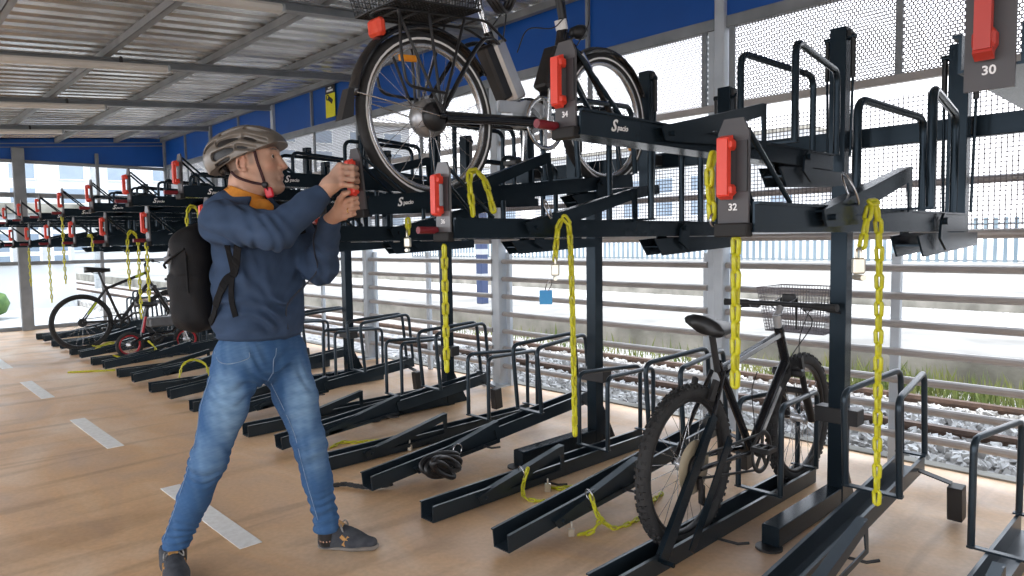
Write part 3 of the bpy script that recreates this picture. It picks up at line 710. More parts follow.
sd = saddle(t1, V(0, 0), .092, .105); sd.location = (0, .235, .905); sd.rotation_euler = (R(-5), R(15), R(-6))
for ch in list(t1.children):
    if ch.name.startswith('saddle_rail'): ch.location = sd.location; ch.rotation_euler = sd.rotation_euler
crankset(t1, BB, .095, 2.75, BLACK, STEELM)
chain_loop(t1, BB, V(0, .338), .085, .045, .05)
m = MB(); m.tube([V(.0, .30, .06), V(.01, .25, .06)], .014, 8); m.box(V(.02, .225, .06), (.02, .03, .08), bev=.005); m.lathe([(.0, -.006), (.018, -.006), (.018, .006), (0, .006)], V(.035, .19, .06), (1, 0, 0), 12); m.build('derailleur', BLACK, t1)
for s_ in (-1, 1): MB().bar(V(1.0, .60, s_*.045), V(.96, .68, s_*.05), .016, .03).build('brake_arm', STEELM, t1); MB().bar(V(.11, .60, s_*.045), V(.15, .68, s_*.05), .016, .03).build('brake_arm', STEELM, t1)
m = MB()
for q in (((.82, .95, .16), (.96, .93, .10), (1.0, .78, .03), (.97, .62, .04)), ((.82, .95, -.16), (.97, .92, -.1), (.98, .78, -.05), (.90, .70, -.02)), ((.82, .95, .10), (.93, .86, .12), (.9, .72, .05), (.86, .66, .03)), ((.55, .66, .03), (.5, .58, .03), (.52, .45, .03), (.54, .33, .03))): MB().tube(curve([V(*e) for e in q], 20), .0028, 6).build('cable', BLACK, t1)
bk = wire_basket(t1, V(1.10, .795), (.185, .14), (.15, .11), .225, mat('grey_wire', (.20, .18, .20), .45, .3, (20, (.27, .25, .27), 1)), 24, 16, 13, .0016)
MB().box(V(.935, .97), (.07, .02, .05), bev=.006).build('basket_clip', BLACK, bk)
m = MB()
for s_ in (-.04, .04): m.tube([V(.845, .955, s_), V(.93, .975, s_), V(.93, .82, s_)], .005, 6)
m.build('basket_bracket', BLACK, bk)
# -- e-bike on the tilted upper tray
t1 = thing('electric_bike', 'black and silver electric city bike with rear wire basket on the tilted upper tray', 'bicycle', (-2.278, 1.758, 1.464), (R(5.6), 0, 0))
ws = mat('reflex_white', (.75, .75, .74), .4, 0, (8, (.82, .82, .81), 1))
rw = wheel(t1, 'rear_wheel', V(0, .335), .335, .024, RIMS, False, .05, 28, ws, cassette=True)
m = MB(); m.lathe([(0, -.05), (.05, -.05), (.074, -.035), (.076, 0), (.074, .022), (.03, .03), (0, .03)], V(0, .335), (1, 0, 0), 28); m.build('hub_motor', mat('cast_alloy', (.36, .36, .365), .35, .7, (30, (.46, .46, .47), 1)), rw)
m = MB(); m.lathe([(.0, .03), (.058, .03), (.058, .05), (.03, .07), (.0, .07)], V(0, .335), (1, 0, 0), 24); m.build('sprocket_guard', BLACK, rw)
m = MB(); m.box(V(-.085, .56, .012), (.012, .085, .026), bev=.004); m.build('spoke_reflector', ORANGE, rw)
fwl = wheel(t1, 'front_wheel', V(1.12, .335), .335, .024, RIMS, False, .03, 28, ws)
m = MB(); m.box(V(1.12+.19, .22, .012), (.012, .03, .085), bev=.004); m.build('spoke_reflector', ORANGE, fwl)
BB = V(.62, .31)
m = MB(); m.tube([V(.53, .34), V(.36, .70)], .02, 12); m.tube(curve([V(.60, .33), V(.70, .45), V(.80, .62), V(.835, .70)], 14), .03, 12); m.tube([V(.80, .60), V(.855, .80)], .024, 12)
stays(m, (.61, .30), (0, .335), .04, .07, .013)
for s_ in (-1, 1): m.tube(curve([V(.40, .64, s_*.03), V(.32, .66, s_*.05), V(.22, .60, s_*.065), V(.0, .335, s_*.075)], 16), .010, 8)
fr = m.build('frame', GLOSSB, t1)
m = MB(); m.prism([(-.07, .03), (.02, .055), (.12, .045), (.20, .0), (.16, -.05), (.02, -.07), (-.06, -.03)], V(.50, .36, .0), (0, 1, 0), (0, 0, 1), .07); m.bar(V(.36, .385, .03), V(.62, .375, .03), .02, .05); m.build('motor_bracket', SILVER, fr)
MB().bar(V(.50, .42), V(.39, .66), .085, .075, (0, .9, .4), .012).build('battery', SILVER, t1)
MB().bar(V(.43, .42), V(.33, .64), .07, .06, (0, .9, .4), .01).build('battery_case', BLACK, t1)
MB().bar(V(.665, .47, .01), V(.765, .66, .01), .085, .06, (0, -.8, .5), .01).build('frame_bag', BLACK, t1)
m = MB(); m.tube([V(.855, .80), V(.83, .96), V(.80, 1.08)], .02, 10); m.build('stem', BLACK, t1)
MB().tube([V(.846, .755), V(.838, .80)], .029, 14).build('stem_collar', ws, t1)
handlebar(t1, V(.80, 1.08), .30, .12, mt=SILVER)
m = MB()
for s_ in (-1, 1): m.tube(curve([V(.865, .66, s_*.04), V(.93, .60, s_*.055), V(1.12, .335, s_*.058)], 12), .016, 10)
m.box(V(.86, .66), (.12, .05, .05), bev=.012); m.tube([V(.845, .66), V(.86, .74)], .024, 10); fk = m.build('fork', GLOSSB, t1)
m = MB()
for s_ in (-1, 1): MB().tube([V(.905, .64, s_*.052), V(.96, .575, s_*.052)], .0185, 10).build('fork_sleeve', CHROME, fk)
m = MB(); m.tube([V(.36, .70), V(.31, .86)], .015, 10); m.build('seat_post', CHROME, t1)
saddle(t1, V(.29, .90), .1, .14)
crankset(t1, BB, .118, 1.45, CHROME, CHROME, .16, 6)
MB().tube([V(.03, .33, .058), V(.25, .325, .058), V(.55, .315, .058)], [.026, .022, .024], 10).build('chain_case', GLOSSB, t1)
def fender(a0, a1, c, r_, par, nm='fender'):
    m = MB(); N = 26; vs = []
    for i in range(N+1):
        a = R(a0+(a1-a0)*i/N); e = V(math.cos(a), math.sin(a))
        for x_, dr in ((-.033, -.018), (-.028, -.003), (0, .006), (.028, -.003), (.033, -.018), (.029, -.016), (0, .002), (-.029, -.016)): vs.append(c+e*(r_+dr)+V(0, 0, x_))
    m.add(vs, [(i*8+k_, i*8+(k_+1) % 8, (i+1)*8+(k_+1) % 8, (i+1)*8+k_) for i in range(N) for k_ in range(8)]+[tuple(range(8))[::-1], tuple(N*8+k_ for k_ in range(8))], True)
    return m.build(nm, GLOSSB, par)
fd = fender(30, 168, V(0, .335), .36, t1)
m = MB(); m.prism([(.0, .05), (.025, .05), (.008, -.05), (-.045, -.065)], V(-.368, .385), (0, 1, 0), (0, 0, 1), .045); m.build('mud_flap', STEELM, fd)
m = MB()
for s_ in (-1, 1): m.tube([V(0, .335, s_*.07), V(-.345, .42, s_*.035)], .003, 6)
m.build('fender_stay', CHROME, fd)
fender(20, 165, V(1.12, .335), .358, t1)
m = MB()
for s_ in (-1, 1):
    m.tube(bend([V(.42, .66, s_*.045), V(.30, .725, s_*.065), V(-.19, .725, s_*.065), V(-.205, .725, 0)], .03), .006, 8)
    for y_ in (-.15, -.0, .18): m.tube([V(0, .345, s_*.085), V(y_, .725, s_*.065)], .006, 8)
    m.tube(bend([V(-.14, .725, s_*.066), V(-.17, .56, s_*.09), V(-.16, .44, s_*.09), V(.02, .42, s_*.09)], .04), .006, 8)
for y_ in (-.14, -.05, .1, .25): m.tube([V(y_, .725, -.065), V(y_, .725, .065)], .005, 6)
rk = m.build('rear_rack', BLACK, t1)
m = MB(); m.box(V(-.205, .665), (.085, .035, .065), bev=.01); m.build('tail_light', REFRED, rk)
bk = wire_basket(t1, V(.0, .738), (.18, .235), (.15, .195), .25, BLACK, 18, 24, 12, .0024)
m = MB()
for k_ in range(3): m.tube([V(.315+.012*k_+.075*math.cos(a), .83+.08*math.sin(a), .12+.01*k_+.02*math.sin(2*a)) for a in [2*math.pi*i/20 for i in range(20)]], .009, 8, True)
for k_ in range(3):
    m.tube([V(.315+.035*math.cos(2.1*k_)+.03*math.cos(a), .83+.035*math.sin(2.1*k_)+.03*math.sin(a), .125) for a in [2*math.pi*i/14 for i in range(14)]], .005, 6, True)
m.build('cable_lock', BLACK, bk)
m = MB(); m.lathe([(0, -.05), (.022, -.05), (.036, 0), (.036, .03), (0, .035)], V(.965, .755), (0, 1, .1), 16); m.tube([V(.86, .70), V(.95, .74)], .008, 6); hl = m.build('head_light', BLACK, t1)
MB().lathe([(0, .036), (.031, .031)], V(.966, .755), (0, 1, .1), 16).build('lens', CHROME, hl)
m = MB()
for q in (((.80, 1.05, .1), (.95, .98, .08), (.99, .80, .05), (.9, .68, .04)), ((.80, 1.05, -.1), (.92, .98, -.06), (.93, .8, -.04), (.87, .7, 0)), ((.5, .62, .03), (.56, .72, .05), (.72, .74, .05), (.83, .80, .03)), ((.33, .70, .05), (.42, .78, .06), (.40, .66, .05))): MB().tube(curve([V(*e) for e in q], 18), .003, 6).build('cable', BLACK, t1)
# -- slim bike far down the row
t1 = thing('mountain_bike', 'slim black bike with lime flashes parked far left behind the backpack', 'bicycle', (-9.75, 2.03, .04))
wheel(t1, 'rear_wheel', V(0, .345), .345, .022, BLACK, False, .03, 24, None, True); wheel(t1, 'front_wheel', V(1.03, .345), .345, .022, BLACK, False, .03, 24)
BB = V(.43, .33); m = MB(); m.tube([BB, V(.27, .78)], .017, 10); m.tube([BB, V(.78, .80)], .022, 10); m.tube([V(.28, .74), V(.76, .93)], .018, 10); m.tube([V(.79, .78), V(.75, .96)], .021, 10)
stays(m, (.28, .74), (0, .345), .025, .06, .009); stays(m, (.42, .33), (0, .345), .03, .06, .01); fr = m.build('frame', STEELM, t1)
LIME = mat('lime_paint', (.42, .55, .03), .4, 0, (9, (.5, .62, .05), 1))
m = MB(); m.tube([V(.06, .44, .052), V(.16, .58, .044)], .0105, 8); m.tube([V(.62, .87, .004), V(.72, .912, .004)], .019, 8); m.build('lime_flash', LIME, fr)
m = MB(); m.box(V(.83, .74), (.13, .05, .04), bev=.01)
for s_ in (-1, 1): m.tube([V(.83, .74, s_*.058), V(1.03, .345, s_*.06)], .017, 8)
m.tube([V(.83, .74), V(.79, .80)], .02, 8); m.build('fork', BLACK, t1)
m = MB(); m.tube([V(.75, .96), V(.74, 1.03), V(.80, 1.08)], .016, 8); m.build('stem', BLACK, t1); handlebar(t1, V(.80, 1.08), .30, .05)
m = MB(); m.tube([V(.27, .76), V(.21, .96)], .013, 8); m.build('seat_post', BLACK, t1); saddle(t1, V(.20, .985), .07, .14); crankset(t1, BB, .09, .6, BLACK, STEELM); chain_loop(t1, BB, V(0, .345), .08, .04, .05)
# -- small wheeled cargo scooter
t1 = thing('folding_bike', 'small folding bike with red-rimmed wheels and grey case beside the backpack', 'bicycle', (-8.73, 2.28, .03))
wheel(t1, 'rear_wheel', V(0, .15), .15, .02, REDRIM, False, .03, 16); wheel(t1, 'front_wheel', V(.62, .15), .15, .02, REDRIM, False, .03, 16)
m = MB(); m.tube([V(0, .15, .05), V(.16, .24), V(.46, .26), V(.56, .36)], .018, 8); m.tube([V(0, .15, -.05), V(.16, .24)], .018, 8); m.tube([V(.12, .22), V(.20, .58)], .016, 8); m.tube([V(.56, .36), V(.53, .85)], .018, 8); m.build('frame', GLOSSB, t1)
m = MB()
for s_ in (-1, 1): m.tube([V(.56, .36, s_*.045), V(.62, .15, s_*.05)], .012, 8)
m.build('fork', SILVER, t1); handlebar(t1, V(.53, .87), .26, .03)
MB().box(V(.33, .39), (.16, .26, .11), bev=.015).build('case', PLATEL, t1); saddle(t1, V(.20, .61), .07, .12); crankset(t1, V(.28, .2), .06, .3, BLACK, STEELM, .12)
MB().tube([V(.14, .28), V(.18, .46)], .019, 8).build('seat_tube_sleeve', REDRIM, t1)
# ---------------------------------------------------------------- chains
def link_mesh(m, p, d, up, L_=.050, w_=.027, r_=.0056):
    d, s_, u = frame_of(d, up); a = L_/2-w_/2; h = w_/2-r_
    pts = [p+d*(a+h*math.cos(t_))+s_*h*math.sin(t_) if abs(t_) <= math.pi/2 else p+d*(-a+h*math.cos(t_))+s_*h*math.sin(t_) for t_ in [math.pi*(-1+2*(i+.5)/10) for i in range(10)]]
    m.tube(pts, r_, 6, True)
def chain(name, label, paths, locks=(), rings=(), mt=YEL, pitch=.037, grp='yellow chains', flat=False):
    loc = Vector(paths[0][0]); t1 = thing(name, label, 'chain', loc, group=grp); m = MB()
    for pth in paths:
        m = MB()
        pts = curve([Vector(q)-loc for q in pth], 60); d = [0]
        for i in range(1, len(pts)): d.append(d[-1]+(pts[i]-pts[i-1]).length)
        n = max(1, int(d[-1]/pitch)); j = 0
        for k_ in range(n+1):
            s_ = min(d[-1], k_*pitch)
            while j < len(pts)-2 and d[j+1] < s_: j += 1
            f = (s_-d[j])/max(1e-6, d[j+1]-d[j]); p = pts[j].lerp(pts[j+1], min(1, f)); tg = pts[j+1]-pts[j]
            base = Vector((0, 0, 1)) if abs(tg.normalized().z) < .8 else Vector((.6, -.8, 0))
            dd, sd, u = frame_of(tg, base); up = (u+sd) if k_ % 2 else (u-sd)
            link_mesh(m, p, tg, up)
        m.build('links', mt, t1)
    for p, s_ in locks:
        p = Vector(p)-loc; m = MB(); m.box(p, (.03*s_, .02*s_, .042*s_), Matrix.Rotation(.7, 3, 'Z'), .004); m.tube(bend([p+Vector((.008, -.008, .02)), p+Vector((.008, -.008, .045)), p+Vector((-.008, .008, .045)), p+Vector((-.008, .008, .02))], .01), .004, 8)
        m.tube([p+Vector((-.014, .014, -.03)), p+Vector((.02, -.02, -.03))], .008*s_, 8); m.build('padlock', BRASS, t1)
    for p, r_, ax in rings:
        p = Vector(p)-loc; d, sd, u = frame_of(ax); m = MB(); m.tube([p+(sd*math.cos(a)+u*math.sin(a))*r_ for a in [2*math.pi*i/16 for i in range(16)]], .003, 6, True); m.build('ring', SPOKE, t1)
    return t1
t1 = chain('lock_chain', 'yellow chain with padlock and blue tag looped over the upper tray in the middle', [[(-1.67, 1.90, .60), (-1.67, 1.895, .95), (-1.67, 1.885, 1.28), (-1.665, 1.86, 1.37), (-1.68, 1.835, 1.35), (-1.69, 1.825, 1.24)]], [((-1.688, 1.823, 1.195), 1)], [((-1.70, 1.80, 1.41), .035, (1, .6, .4))])
l = t1.location; MB().box(Vector((-1.69, 1.775, 1.10))-l, (.045, .004, .05), Matrix.Rotation(.75, 3, 'Z'), .001).build('key_tag', TAG, t1)
MB().tube([Vector((-1.69, 1.79, 1.14))-l+Vector((.012*math.cos(a), .012*math.sin(a), .02*math.sin(a))) for a in [.5*i for i in range(13)]], .002, 5, True).build('key_ring', SPOKE, t1)
chain('lock_chain', 'yellow chain draped over the low tray beside its light front plate', [[(-1.765, 1.385, .90), (-1.765, 1.385, 1.10), (-1.765, 1.385, 1.30)], [(-1.71, 1.46, 1.40), (-1.735, 1.47, 1.50), (-1.75, 1.50, 1.53), (-1.74, 1.54, 1.50), (-1.72, 1.56, 1.40)]])
chain('lock_chain', 'yellow chain hanging under the tray numbered 32', [[(-.772, 1.42, .985), (-.772, 1.42, 1.15), (-.772, 1.42, 1.30)], [(-.82, 1.40, 1.36), (-.82, 1.39, 1.44), (-.815, 1.40, 1.49)]], [], [((-.815, 1.40, 1.34), .014, (1, 0, 0))])
chain('lock_chain', 'long yellow chain with padlock hanging in front of the right steel column', [[(-.665, 2.00, .585), (-.665, 1.99, .95), (-.665, 1.98, 1.26), (-.665, 1.95, 1.375), (-.67, 1.92, 1.37), (-.68, 1.90, 1.27)]], [((-.685, 1.893, 1.222), 1.0)], [((-.70, 1.87, 1.42), .045, (1, .6, .5))])
chain('lock_chain', 'short chain end with padlock under the e-bike tray', [[(-2.25, 1.59, 1.375), (-2.25, 1.59, 1.35)]], [((-2.25, 1.585, 1.30), .9)])
chain('lock_chain', 'yellow chain hanging straight from the bright red handle tray above the backpack', [[(-4.80, 1.38, .97), (-4.80, 1.38, 1.32)]])
chain('lock_chain', 'pair of yellow chain strands hanging just left of the straight one', [[(-5.74, 1.52, 1.00), (-5.74, 1.52, 1.33), (-5.745, 1.55, 1.41), (-5.74, 1.59, 1.34), (-5.74, 1.59, 1.10), (-5.74, 1.59, .74)]])
chain('lock_chain', 'yellow chain loop hooked above the backpack next to the man\'s shoulder', [[(-4.73, 1.61, 1.35), (-4.73, 1.61, 1.50), (-4.73, 1.645, 1.555), (-4.73, 1.685, 1.50), (-4.73, 1.685, 1.34)]], [((-4.73, 1.605, 1.30), 1.2)])
for q, (xx, z) in enumerate(((-8.773, .92), (-7.783, .80), (-7.152, 1.0))):
    chain('lock_chain', ['thin yellow chain hanging at the far left, left of three', 'longest yellow chain hanging at the far left, middle of three', 'yellow chain hanging at the far left, right of three'][q], [[(xx, 1.385, z), (xx-.01, 1.385, 1.2), (xx, 1.385, 1.31 if q < 2 else 1.575)]])
chain('lock_chain', 'far yellow chain lying over the low trays at the left', [[(-6.90, 1.55, 1.39), (-6.793, 1.5, 1.395), (-6.69, 1.5, 1.39), (-6.67, 1.5, 1.25)]])
g = .008
chain('lock_chain', 'yellow chain loop with padlock by the locking arm of the second empty rack', [[(-2.47, 2.44, .13), (-2.48, 2.42, .05), (-2.44, 2.40, g), (-2.35, 2.43, g), (-2.30, 2.50, g), (-2.36, 2.62, .012), (-2.45, 2.60, g)]], [((-2.44, 2.56, .02), 1.1)], [((-2.50, 2.43, .12), .03, (.3, 1, .2))])
chain('lock_chain', 'loose yellow chain end on the floor between two racks', [[(-2.40, 2.66, g), (-2.37, 2.69, g)]])
chain('lock_chain', 'yellow chain lying on the floor just behind the mountain bike rear wheel', [[(-1.96, 2.34, .15), (-1.94, 2.36, .07), (-1.90, 2.42, g), (-1.88, 2.52, g), (-1.90, 2.66, g), (-1.96, 2.80, g), (-1.99, 2.92, g)], [(-1.93, 2.36, .05), (-1.93, 2.30, .02), (-1.96, 2.27, g)]], [((-1.985, 2.23, .02), .9)], [((-1.975, 2.34, .16), .028, (.3, 1, .2))])
chain('lock_chain', 'yellow chain on the floor behind the man\'s forward leg', [[(-3.96, 2.17, g), (-4.0, 2.26, g), (-3.93, 2.33, g), (-3.88, 2.42, g), (-3.82, 2.48, g), (-3.72, 2.46, g), (-3.62, 2.48, g)]], [((-3.55, 2.48, .02), 1)])
chain('lock_chain', 'yellow chain loop standing over a rack left of the man\'s hip', [[(-6.6, 2.12, .13), (-6.6, 2.15, .22), (-6.58, 2.23, .26), (-6.56, 2.33, .21), (-6.55, 2.36, .10)]])
chain('lock_chain', 'straight yellow chain lying on the floor in front of the far racks', [[(-8.36, 1.61, g), (-8.25, 1.79, g), (-8.13, 1.97, g)]])
chain('lock_chain', 'yellow chain ring around the small red wheel', [[(-8.55, 2.08, .10), (-8.50, 2.2, .05), (-8.5, 2.4, .05), (-8.56, 2.5, .12), (-8.6, 2.44, .22)]])
chain('lock_chain', 'yellow chain tangled over the far racks beside the slim bike', [[(-9.2, 2.05, .12), (-9.3, 2.2, .16), (-9.5, 2.3, .12), (-9.55, 2.15, .10), (-9.4, 2.05, .13)]])
t1 = thing('coiled_lock', 'black coiled cable lock hanging at the front of the second empty rack', 'lock', (-3.0, 2.22, .03))
m = MB()
for k_ in range(6): m.tube([Vector((.055+.011*k_+.012*math.sin(a*2+k_), .03+.018*math.sin(k_*2.1)+(.125-.012*k_)*math.cos(a+.2*k_), .070+.014*math.cos(k_*1.7)+(.05+.006*math.sin(k_*3))*math.sin(a))) for a in [2*math.pi*i/22 for i in range(22)]], .013, 8, True)
m.build('coil', BLACK, t1)
m = MB(); m.box((.07, .0, .07), (.04, .12, .05), bev=.01); m.build('lock_body', GLOSSB, t1)
m = MB(); m.tube([Vector((.06, .15+.03*math.cos(a), .13+.03*math.sin(a))) for a in [2*math.pi*i/16 for i in range(16)]], .003, 6, True); m.build('ring', SPOKE, t1)
chain('black_chain', 'black fabric-sleeved chain with white print lying on the floor by the man\'s shoe', [[(-3.30, 1.80, .014), (-3.27, 1.86, .014), (-3.20, 1.89, .014), (-3.13, 1.93, .014), (-3.07, 2.02, .02)]], mt=RUBBER, pitch=.02, grp='black locks')
# ---------------------------------------------------------------- signed-distance modelling for the man
class SDF:
    def __init__(s, lo, hi, h):
        s.lo = np.array(lo, float); s.h = h; s.n = np.ceil((np.array(hi)-s.lo)/h).astype(int)+1
        s.d = np.full(s.n, .5, np.float32)
    def _box(s, lo, hi):
        a = np.clip(np.floor((np.array(lo)-s.lo)/s.h).astype(int), 0, s.n); b = np.clip(np.ceil((np.array(hi)-s.lo)/s.h).astype(int)+1, 0, s.n)
        if np.any(b <= a): return None
        g = [s.lo[i]+s.h*np.arange(a[i], b[i]) for i in range(3)]
        X, Y, Z = np.meshgrid(*g, indexing='ij', sparse=True)
        return (slice(a[0], b[0]), slice(a[1], b[1]), slice(a[2], b[2])), X, Y, Z
    def _put(s, sl, f, k, op):
        o = s.d[sl]; f = f.astype(np.float32)
        if op == 'sub': f = -f
        if k > 0:
            hh = np.clip(.5+.5*(f-o)/k, 0, 1) if op == 'add' else np.clip(.5-.5*(f-o)/k, 0, 1)
            if op == 'add': s.d[sl] = f*(1-hh)+o*hh-k*hh*(1-hh)
            else: s.d[sl] = f*(1-hh)+o*hh+k*hh*(1-hh)
        else: s.d[sl] = np.minimum(o, f) if op == 'add' else np.maximum(o, f)
    def cap(s, p, q, r1, r2=None, k=.01, op='add', flat=None):
        """tapered capsule; flat=(axis vector, factor) squashes the section along axis"""
        p = np.array(p, float); q = np.array(q, float); r2 = r1 if r2 is None else r2; m = max(r1, r2)*(max(1, 1/flat[1]) if flat else 1)+k*1.5+.012
        bx = s._box(np.minimum(p, q)-m, np.maximum(p, q)+m)
        if bx is None: return s
        sl, X, Y, Z = bx; d = q-p; L2 = d@d+1e-12
        x, y, z = X-p[0], Y-p[1], Z-p[2]; t_ = np.clip((x*d[0]+y*d[1]+z*d[2])/L2, 0, 1)
        x, y, z = x-t_*d[0], y-t_*d[1], z-t_*d[2]
        if flat:
            a = np.array(flat[0], float); a /= np.linalg.norm(a); c = (x*a[0]+y*a[1]+z*a[2])*(1/flat[1]-1)
            x, y, z = x+c*a[0], y+c*a[1], z+c*a[2]
        s._put(sl, np.sqrt(x*x+y*y+z*z)-(r1+(r2-r1)*t_), k, op); return s
    def ell(s, c, r, Mx=None, k=.01, op='add'):
        c = np.array(c, float); r = np.array(r, float); m = r.max()+k*1.5+.012
        bx = s._box(c-m, c+m)
        if bx is None: return s
        sl, X, Y, Z = bx; x, y, z = X-c[0], Y-c[1], Z-c[2]
        if Mx is not None:
            A = np.array(Mx).T; x, y, z = A[0, 0]*x+A[0, 1]*y+A[0, 2]*z, A[1, 0]*x+A[1, 1]*y+A[1, 2]*z, A[2, 0]*x+A[2, 1]*y+A[2, 2]*z
        k0 = np.sqrt((x/r[0])**2+(y/r[1])**2+(z/r[2])**2)+1e-9; k1 = np.sqrt((x/r[0]**2)**2+(y/r[1]**2)**2+(z/r[2]**2)**2)+1e-9
        s._put(sl, k0*(k0-1)/k1, k, op); return s
    def rbox(s, c, half, r, Mx=None, k=.01, op='add'):
        c = np.array(c, float); m = np.linalg.norm(half)+k*1.5+.012; bx = s._box(c-m, c+m)
        if bx is None: return s
        sl, X, Y, Z = bx; x, y, z = X-c[0], Y-c[1], Z-c[2]
        if Mx is not None:
            A = np.array(Mx).T; x, y, z = A[0, 0]*x+A[0, 1]*y+A[0, 2]*z, A[1, 0]*x+A[1, 1]*y+A[1, 2]*z, A[2, 0]*x+A[2, 1]*y+A[2, 2]*z
        qx, qy, qz = np.abs(x)-half[0]+r, np.abs(y)-half[1]+r, np.abs(z)-half[2]+r
        f = np.sqrt(np.maximum(qx, 0)**2+np.maximum(qy, 0)**2+np.maximum(qz, 0)**2)+np.minimum(np.maximum(qx, np.maximum(qy, qz)), 0)-r
        s._put(sl, f, k, op); return s
    def half(s, p, n_):
        """cut away everything on the side of normal n_"""
        n_ = np.array(n_, float); n_ /= np.linalg.norm(n_)
        g = [s.lo[i]+s.h*np.arange(s.n[i]) for i in range(3)]; X, Y, Z = np.meshgrid(*g, indexing='ij', sparse=True)
        s.d = np.maximum(s.d, ((X-p[0])*n_[0]+(Y-p[1])*n_[1]+(Z-p[2])*n_[2]).astype(np.float32)); return s
    def wrinkle(s, fn):
        g = [s.lo[i]+s.h*np.arange(s.n[i]) for i in range(3)]; X, Y, Z = np.meshgrid(*g, indexing='ij', sparse=True)
        s.d = s.d+fn(X, Y, Z).astype(np.float32); return s
    def mesh(s, name):
        d = s.d; ins = d < 0; n = np.array(d.shape)-1
        cnt = np.zeros(n, np.int8)
        for i in (0, 1):
            for j in (0, 1):
                for k_ in (0, 1): cnt += ins[i:n[0]+i, j:n[1]+j, k_:n[2]+k_]
        act = np.argwhere((cnt > 0) & (cnt < 8)); idx = np.full(n, -1, np.int32); idx[tuple(act.T)] = np.arange(len(act))
        acc = np.zeros((len(act), 3)); w_ = np.zeros(len(act)); crn = [(i, j, k_) for i in (0, 1) for j in (0, 1) for k_ in (0, 1)]
        val = {c: d[act[:, 0]+c[0], act[:, 1]+c[1], act[:, 2]+c[2]] for c in crn}
        for a in crn:
            for ax in range(3):
                if a[ax]: continue
                b_ = list(a); b_[ax] = 1; b_ = tuple(b_); va, vb = val[a], val[b_]; m_ = (va < 0) != (vb < 0)
                t_ = np.where(m_, va/np.where(m_, va-vb, 1), 0); pt = np.tile(np.array(a, float), (len(act), 1)); pt[:, ax] = t_
                acc[m_] += pt[m_]; w_[m_] += 1
        V_ = s.lo+s.h*(act+acc/w_[:, None]); F_ = []
        for ax in range(3):
            o1, o2 = [q for q in range(3) if q != ax]
            sl0 = [slice(None)]*3; sl1 = [slice(None)]*3; sl0[ax] = slice(0, -1); sl1[ax] = slice(1, None)
            A, B = ins[tuple(sl0)], ins[tuple(sl1)]; e = np.argwhere(A != B); e = e[(e[:, o1] > 0) & (e[:, o2] > 0) & (e[:, o1] < n[o1]) & (e[:, o2] < n[o2])]
            fl = A[tuple(e.T)]
            def g_(da, db): q = e.copy(); q[:, o1] -= da; q[:, o2] -= db; return idx[tuple(q.T)]
            quad = np.stack([g_(1, 1), g_(0, 1), g_(0, 0), g_(1, 0)], 1)
            rev = fl if ax != 1 else ~fl
            quad[~rev] = quad[~rev][:, ::-1]; F_.append(quad)
        F_ = np.concatenate(F_); me = bpy.data.meshes.new(name)
        me.vertices.add(len(V_)); me.vertices.foreach_set('co', V_.astype(np.float32).ravel())
        me.loops.add(F_.size); me.loops.foreach_set('vertex_index', F_.astype(np.int32).ravel())
        me.polygons.add(len(F_)); me.polygons.foreach_set('loop_start', np.arange(0, F_.size, 4, dtype=np.int32))
        me.polygons.foreach_set('use_smooth', np.ones(len(F_), bool)); me.update(calc_edges=True); me.validate()
        return me
def colour_attr(me, fn):
    n = len(me.vertices); co = np.empty(n*3, np.float32); me.vertices.foreach_get('co', co); co = co.reshape(-1, 3)
    c = np.ones((n, 4), np.float32); c[:, :3] = fn(co); at = me.color_attributes.new('tint', 'FLOAT_COLOR', 'POINT'); at.data.foreach_set('color', c.ravel())
def attr_mat(name, rough, bump=None, wave=None, spec=.4, sss=0):
    m = mat(name, (.5, .5, .5), rough, 0, None, bump, spec); t, b = nodes(m)
    a = t.nodes.new('ShaderNodeVertexColor'); a.layer_name = 'tint'; t.links.new(a.outputs['Color'], b.inputs['Base Color'])
    if sss: b.inputs['Subsurface Weight'].default_value = sss; b.inputs['Subsurface Radius'].default_value = (.012, .005, .003)
    return m
def sstep(a, b_, x): t_ = np.clip((x-a)/(b_-a), 0, 1); return t_*t_*(3-2*t_)
def blob(co, c, r): return np.clip(1-np.linalg.norm((co-np.array(c))/np.array(r), axis=1), 0, 1)
def vnoise(co, f, seed=0):
    r_ = np.random.RandomState(seed); o = np.zeros(len(co))
    for i in range(7):
        k_ = r_.normal(size=3)*f*(1+.5*i); o += np.sin(co @ k_+r_.uniform(0, 6.3))/(1+.4*i)
    return o/3
# ---------------------------------------------------------------- the man (local x = the way he faces, y = away from the tracks' near side, z up)
MAN = thing('person', 'man in grey helmet, navy sweatshirt and blue jeans lifting the red tray handle', 'person', (-2.75, 1.17, 0), (0, 0, YAW))
U = np.array
# joints
Rs, Re, Rw = U((-.035, -.165, 1.385)), U((.218, -.325, 1.345)), U((.368, -.254, 1.480))
Ls, Le, Lw = U((.11, .17, 1.385)), U((.272, .03, 1.205)), U((.358, -.118, 1.388))
Rh, Rk, Ra = U((-.02, -.10, .86)), U((-.125, -.17, .475)), U((-.297, -.105, .125))
Lh, Lk, La = U((.100, .055, .86)), U((.205, .03, .475)), U((.248, .085, .125))
TH = R(33); TF = U((math.cos(TH), -math.sin(TH), 0)); TS = U((-math.sin(TH), -math.cos(TH), 0))   # chest facing, right side
TM = np.stack([TF, TS, U((0, 0, 1))], 1)
HC = U((.020, .0, 1.638)); hp = R(-4); HM_ = np.array(Matrix.Rotation(hp, 3, 'Y'))
def H(x, y, z): return HC+HM_ @ U((x, y, z))
S = SDF((-.42, -.46, .02), (.56, .32, 1.80), .0042)
